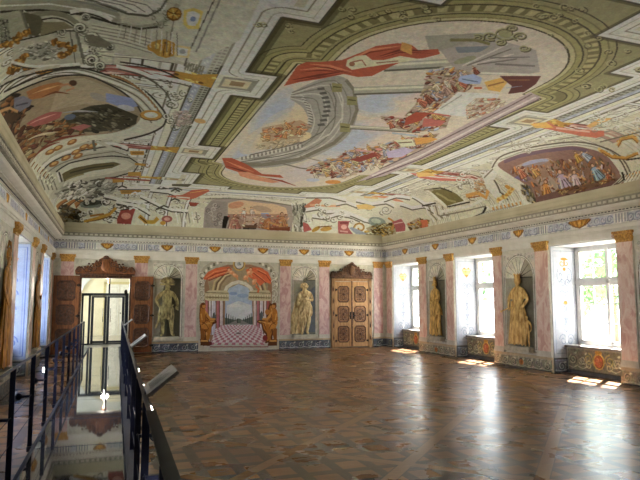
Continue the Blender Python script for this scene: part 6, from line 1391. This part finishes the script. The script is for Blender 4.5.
# pendant lamp in the anteroom
p = at_y(109, 274, 26.5)
t = thing('pendant_lamp', 'small lit pendant lamp hanging in the room beyond the doorway', 'lamp', (p[0], 26.5, p[2]))
MB().tube([(0, 0, .1), (0, 0, 4.5-p[2])], .012, 6).obj('rod', M_IRON, t); MB().lathe([(.02, .12), (.11, .02), (.10, .0), (.015, .1)], 0, 0, 16).obj('lamp_shade', mat('lamp_red', (206, 110, 84), (170, 80, 60), .5), t)
MB().ball((0, 0, -.02), (.06, .06, .07), 12, 8).obj('bulb', glow('lamp_bulb', (255, 226, 180), 5), t)
MB().tube([(0, 0, -.1), (0, 0, -.3)], .01, 6).ball((0, 0, -.36), (.035, .035, .045), 10, 6).obj('lower_bulb', glow('lamp_bulb_low', (255, 220, 170), 4), t)
L_ = bpy.data.lights.new('anteroom_lamp', 'POINT'); L_.energy = 60; L_.color = (1, .94, .82); L_.shadow_soft_size = .15; lo = bpy.data.objects.new('anteroom_lamp', L_); COL.objects.link(lo); lo.location = (p[0], 26.5, p[2]-.55)
L_ = bpy.data.lights.new('anteroom_fill', 'AREA'); L_.energy = 60; L_.color = (.92, .97, 1); L_.shape = 'RECTANGLE'; L_.size = 2.2; L_.size_y = 2.6; lo = bpy.data.objects.new('anteroom_fill', L_); COL.objects.link(lo); lo.location = (-3.15, 27.5, 2.2); lo.rotation_euler = (0, -PI/2, 0)  # unseen area lamp at the anteroom's windowless left wall
# glazed steel screen in the doorway
M_STEEL = mat('dark_steel', (58, 64, 76), (42, 46, 56), .35, metal=.5, scale=3)
t = thing('glass_door_screen', 'dark steel glazed door screen standing in the open doorway', 'glass door', (0, YB+.34, FA))
def bx_(x0, x1, z0, z1, nm, par, m=None, y=.035): return MB().box(x0, x1, -y, y, z0, z1).obj(nm, m or M_STEEL, par)
zt = at_y(100, 294.5, YB+.34)[2]-FA
X_ = lambda px: at_y(px, 300, YB+.34)[0]
fr = MB()
for a_, b_ in ((-.58, -.51), (X_(88.8), X_(91)), (X_(125), 1.1)): fr.box(a_, b_, -.04, .04, 0, zt+.05)
fr.box(-.58, 1.1, -.04, .04, zt-.05, zt+.05); fr.box(X_(108.2), X_(109.8), -.03, .03, zt+.05, 2.5); fr.box(-.58, 1.1, -.04, .04, 0, .05); fr.obj('screen_frame', M_STEEL, t)
for a_, b_ in ((X_(91.6), X_(107)), (X_(107.3), X_(124.7))):
    d = MB().box(a_, a_+.09, -.03, .03, .02, zt-.06).box(b_-.09, b_, -.03, .03, .02, zt-.06).box(a_, b_, -.03, .03, .06, .14).box(a_, b_, -.03, .03, zt-.12, zt-.06).obj('door_leaf', M_STEEL, t)
    MB().box(a_+.09, b_-.09, -.004, .004, .14, zt-.12).obj('pane', M_PANE, d)
    hx = b_-.13 if a_ < X_(100) else a_+.13
    MB().tube([(hx, -.03, .85), (hx, -.08, .85), (hx, -.08, 1.35), (hx, -.03, 1.35)], .012, 8).obj('handle', mat('chrome', (200, 204, 210), (180, 184, 190), .15, metal=1), d)
MB().box(X_(124), X_(127), -.12, -.04, zt-.0, zt+.14).ball((X_(125.5), -.1, zt+.14), .05, 8, 6).obj('door_closer', M_IRON, t)

# ================================================================ raised glass walkway with railings
WD = .02588; WA = math.atan(WD)
M_GL = pane_mat('walkway_glass', (.75, .8, .85), .74, (.085, .105, .15), .03, 3.4)
M_CH = mat('blue_grey_channel', (38, 46, 70), (28, 34, 54), .7, metal=0, scale=2)
M_RAIL = mat('blue_black_steel', (44, 52, 84), (26, 32, 56), .38, metal=.4, scale=3)
wk = thing('glass_walkway', 'raised walkway of dark reflecting glass panels leading to the doorway', 'walkway', (0, 0, 0), -WA)
Lw = 22.6
W0, W1, ZW = -.80, .15, .35
n = 13; y0 = .8; st = (Lw-y0)/n
for k in range(n):
    MB().box(W0, W1, y0+k*st+.012, y0+(k+1)*st-.012, ZW-.024, ZW).obj('glass_panel', M_GL, wk)
MB().box(W0-.04, W0-.005, y0, Lw, ZW-.16, ZW+.012).box(W1+.005, W1+.09, y0, Lw, ZW-.16, ZW+.012).obj('edge_channel', M_CH, wk)
cr = MB()
for k in range(n+1): cr.box(W0, W1, y0+k*st-.03, y0+k*st+.03, ZW-.12, ZW-.028)
cr.box(-.36, -.32, y0, Lw, ZW-.12, ZW-.028); cr.obj('cross_beam', M_STEEL, wk)
for k in range(n+1):
    for x in (W0-.03, W1+.04): MB().box(x-.03, x+.03, y0+k*st-.03, y0+k*st+.03, 0, ZW-.12).obj('support_foot', M_STEEL, wk)
MB().box(W0-.1, W1+.5, Lw, YB-.03+.2, ZW-.3, ZW-.01).obj('threshold', mat('threshold_stone', (150, 146, 130), (130, 126, 112), .3), wk)
LAMP = glow('spot_glow', (255, 240, 225), 18)
def railing(x, side, ys, label, lit):
    t = thing('railing', label, 'railing', (0, 0, 0), -WA); s_ = side
    a, b = .2, ys[-1]+.05
    MB().box(x-.015, x+.015, a, b, 1.297, 1.31).obj('handrail', M_RAIL, t)
    for k, y in enumerate(ys):
        p = MB().box(x-.026, x+.026, y-.01, y+.01, .12, 1.30).box(x-.03, x+.03, y-.04, y+.04, .12, .18).obj('post', M_RAIL, t)
        if k == len(ys)-1: continue
        # bracket with a small spotlight looking outwards
        sp = MB().box(x-.012+s_*.0, x+s_*.13, y-.02, y+.02, .78, .81) if s_ > 0 else MB().box(x-.13, x+.012, y-.02, y+.02, .78, .81)
        bk = sp.obj('bracket', M_RAIL, p)
        if True:
            hx = x+s_*.16; MB().lathe([(.0, -.07), (.03, -.065), (.042, .0), (.045, .05), (.036, .05)], 0, 0, 12).obj('lamp_head', M_RAIL, bk, (hx, y, .80)).rotation_euler = (R(105), 0, R(-20*s_))
            if k in lit: MB().ball((hx+s_*.005, y-.055, .785), (.042, .02, .05), 10, 6).obj('lamp_glow', LAMP, bk)
    MB().tube([(x, a, .82), (x, b, .82)], .004, 5).obj('cable', M_RAIL, t)
    MB().tube([(x, a, .55), (x, b, .55)], .004, 5).obj('cable', M_RAIL, t)
    return t
ysL = [5.25+1.6*k for k in range(11)]
railing(-.96, -1, ysL, 'dark steel railing on the left side of the walkway', (4,))
ysR = [2.7, 4.37, 5.7, 7.08, 8.9, 10.94, 12.6, 14.2, 15.8, 17.4, 19, 20.6]
railing(.225, 1, ysR, 'dark steel railing on the right side of the walkway', (1, 3, 4, 5))
# flat dark cover on the near end of the right railing
tw = thing('cover_plate', 'long flat dark plate lying on the near end of the right handrail', 'plate', (0, 0, 0), -WA)
MB().box(.198, .258, 1.2, 3.9, 1.312, 1.325).obj('plate', mat('dark_plate', (38, 40, 46), (28, 30, 34), .7), tw)
# tilted information boards on the right railing
M_BRD = mat('board_face', (160, 163, 168), (136, 139, 144), .4, scale=30)
def board(y, label):
    t = thing('info_board', label, 'sign', (0, 0, 0), -WA)
    c = Vector((.245, y, 1.315)); rt = Matrix.Translation(c) @ Matrix.Rotation(R(-38), 4, 'Y')
    mb = MB().box(0, .26, -.24, .24, .012, .024); mb.v = [tuple(rt @ Vector(v)) for v in mb.v]; b = mb.obj('board', M_BRD, t)
    e = MB().box(-.005, .265, -.245, .245, .0, .012); e.v = [tuple(rt @ Vector(v)) for v in e.v]; e.obj('board_back', mat('board_edge', (150, 150, 150), (136, 136, 136), .5), t)
    tx = MB()
    for k in range(9): tx.box(.04, .04+.19*(.75+.25*math.sin(k*2.3)), -.13+k*.03, -.12+k*.03, .0262, .0268)
    tx.v = [tuple(rt @ Vector(v)) for v in tx.v]; tx.obj('printed_lines', mat('print_grey', (96, 96, 98), (84, 84, 86), .6), b)
    MB().box(.225, .26, y-.03, y+.03, 1.25, 1.33).obj('clamp', M_RAIL, t); return t
board(4.7, 'tilted grey information board nearest the viewer on the right railing'); board(9.3, 'second information board along the right railing, seen nearly edge on'); board(17.0, 'farthest information board on the right railing near the doorway')

# ================================================================ outside the windows
struct(MB().box(13.2, 80, -40, 70, -1.2, -1.0).obj('ground', mat('sunlit_gravel', (200, 196, 184), (170, 166, 152), .9, scale=.5)))
struct(MB().box(-70, -3.2, -40, 70, -1.2, -1.0).obj('ground', _M['sunlit_gravel']))
M_LEAF = mat('tree_leaves', (96, 134, 70), (44, 74, 36), .7, scale=3); M_BARK = mat('tree_bark', (110, 92, 74), (74, 60, 48), .9, scale=6)
rg = random.Random(3)
def tree(x, y, h, r, label):
    t = thing('tree', label, 'tree', (x, y, -1.0)); MB().tube([(0, 0, 0), (.1, .05, h*.4), (0, 0, h*.8)], [.22, .16, .06], 8).obj('trunk', M_BARK, t)
    f = MB()
    for _ in range(900):
        a, b = rg.uniform(0, 2*PI), math.acos(rg.uniform(-1, 1)); q = r*rg.uniform(.45, 1)**.5*(1+.15*math.sin(3*a)); c = Vector((q*math.sin(b)*math.cos(a), q*math.sin(b)*math.sin(a), h*.62+q*.9*math.cos(b)))
        d = Vector((rg.uniform(-1, 1), rg.uniform(-1, 1), rg.uniform(-1, 1))).normalized(); e = d.orthogonal().normalized()*rg.uniform(.12, .22); g = d.cross(e).normalized()*rg.uniform(.12, .22)
        f.add([c-e, c+g, c+e, c-g], [(0, 1, 2, 3)])
    f.obj('foliage', M_LEAF, t)
tree(22.5, 24.5, 7.2, 2.6, 'leafy tree outside, seen through the nearest right window'); tree(22, 34, 7, 2.6, 'leafy tree outside, seen through the middle right window'); tree(31, 29.5, 8, 2.6, 'leafy tree standing farther out between the other two')
# things of one kind share a group
GROUPS = {'pilaster': 'marble pilasters along the walls', 'statue': 'gilt statues in the wall niches', 'shell_niche': 'painted shell niches', 'info_board': 'information boards on the right railing',
          'railing': 'railings of the walkway', 'tree': 'trees outside the right windows', 'fresco': 'frescoes of the vault', 'double_door': 'carved double doors of the far wall'}
for o in S.objects:
    k = o.name.split('.')[0]
    if o.parent is None and k in GROUPS and 'category' in o: o['group'] = GROUPS[k]
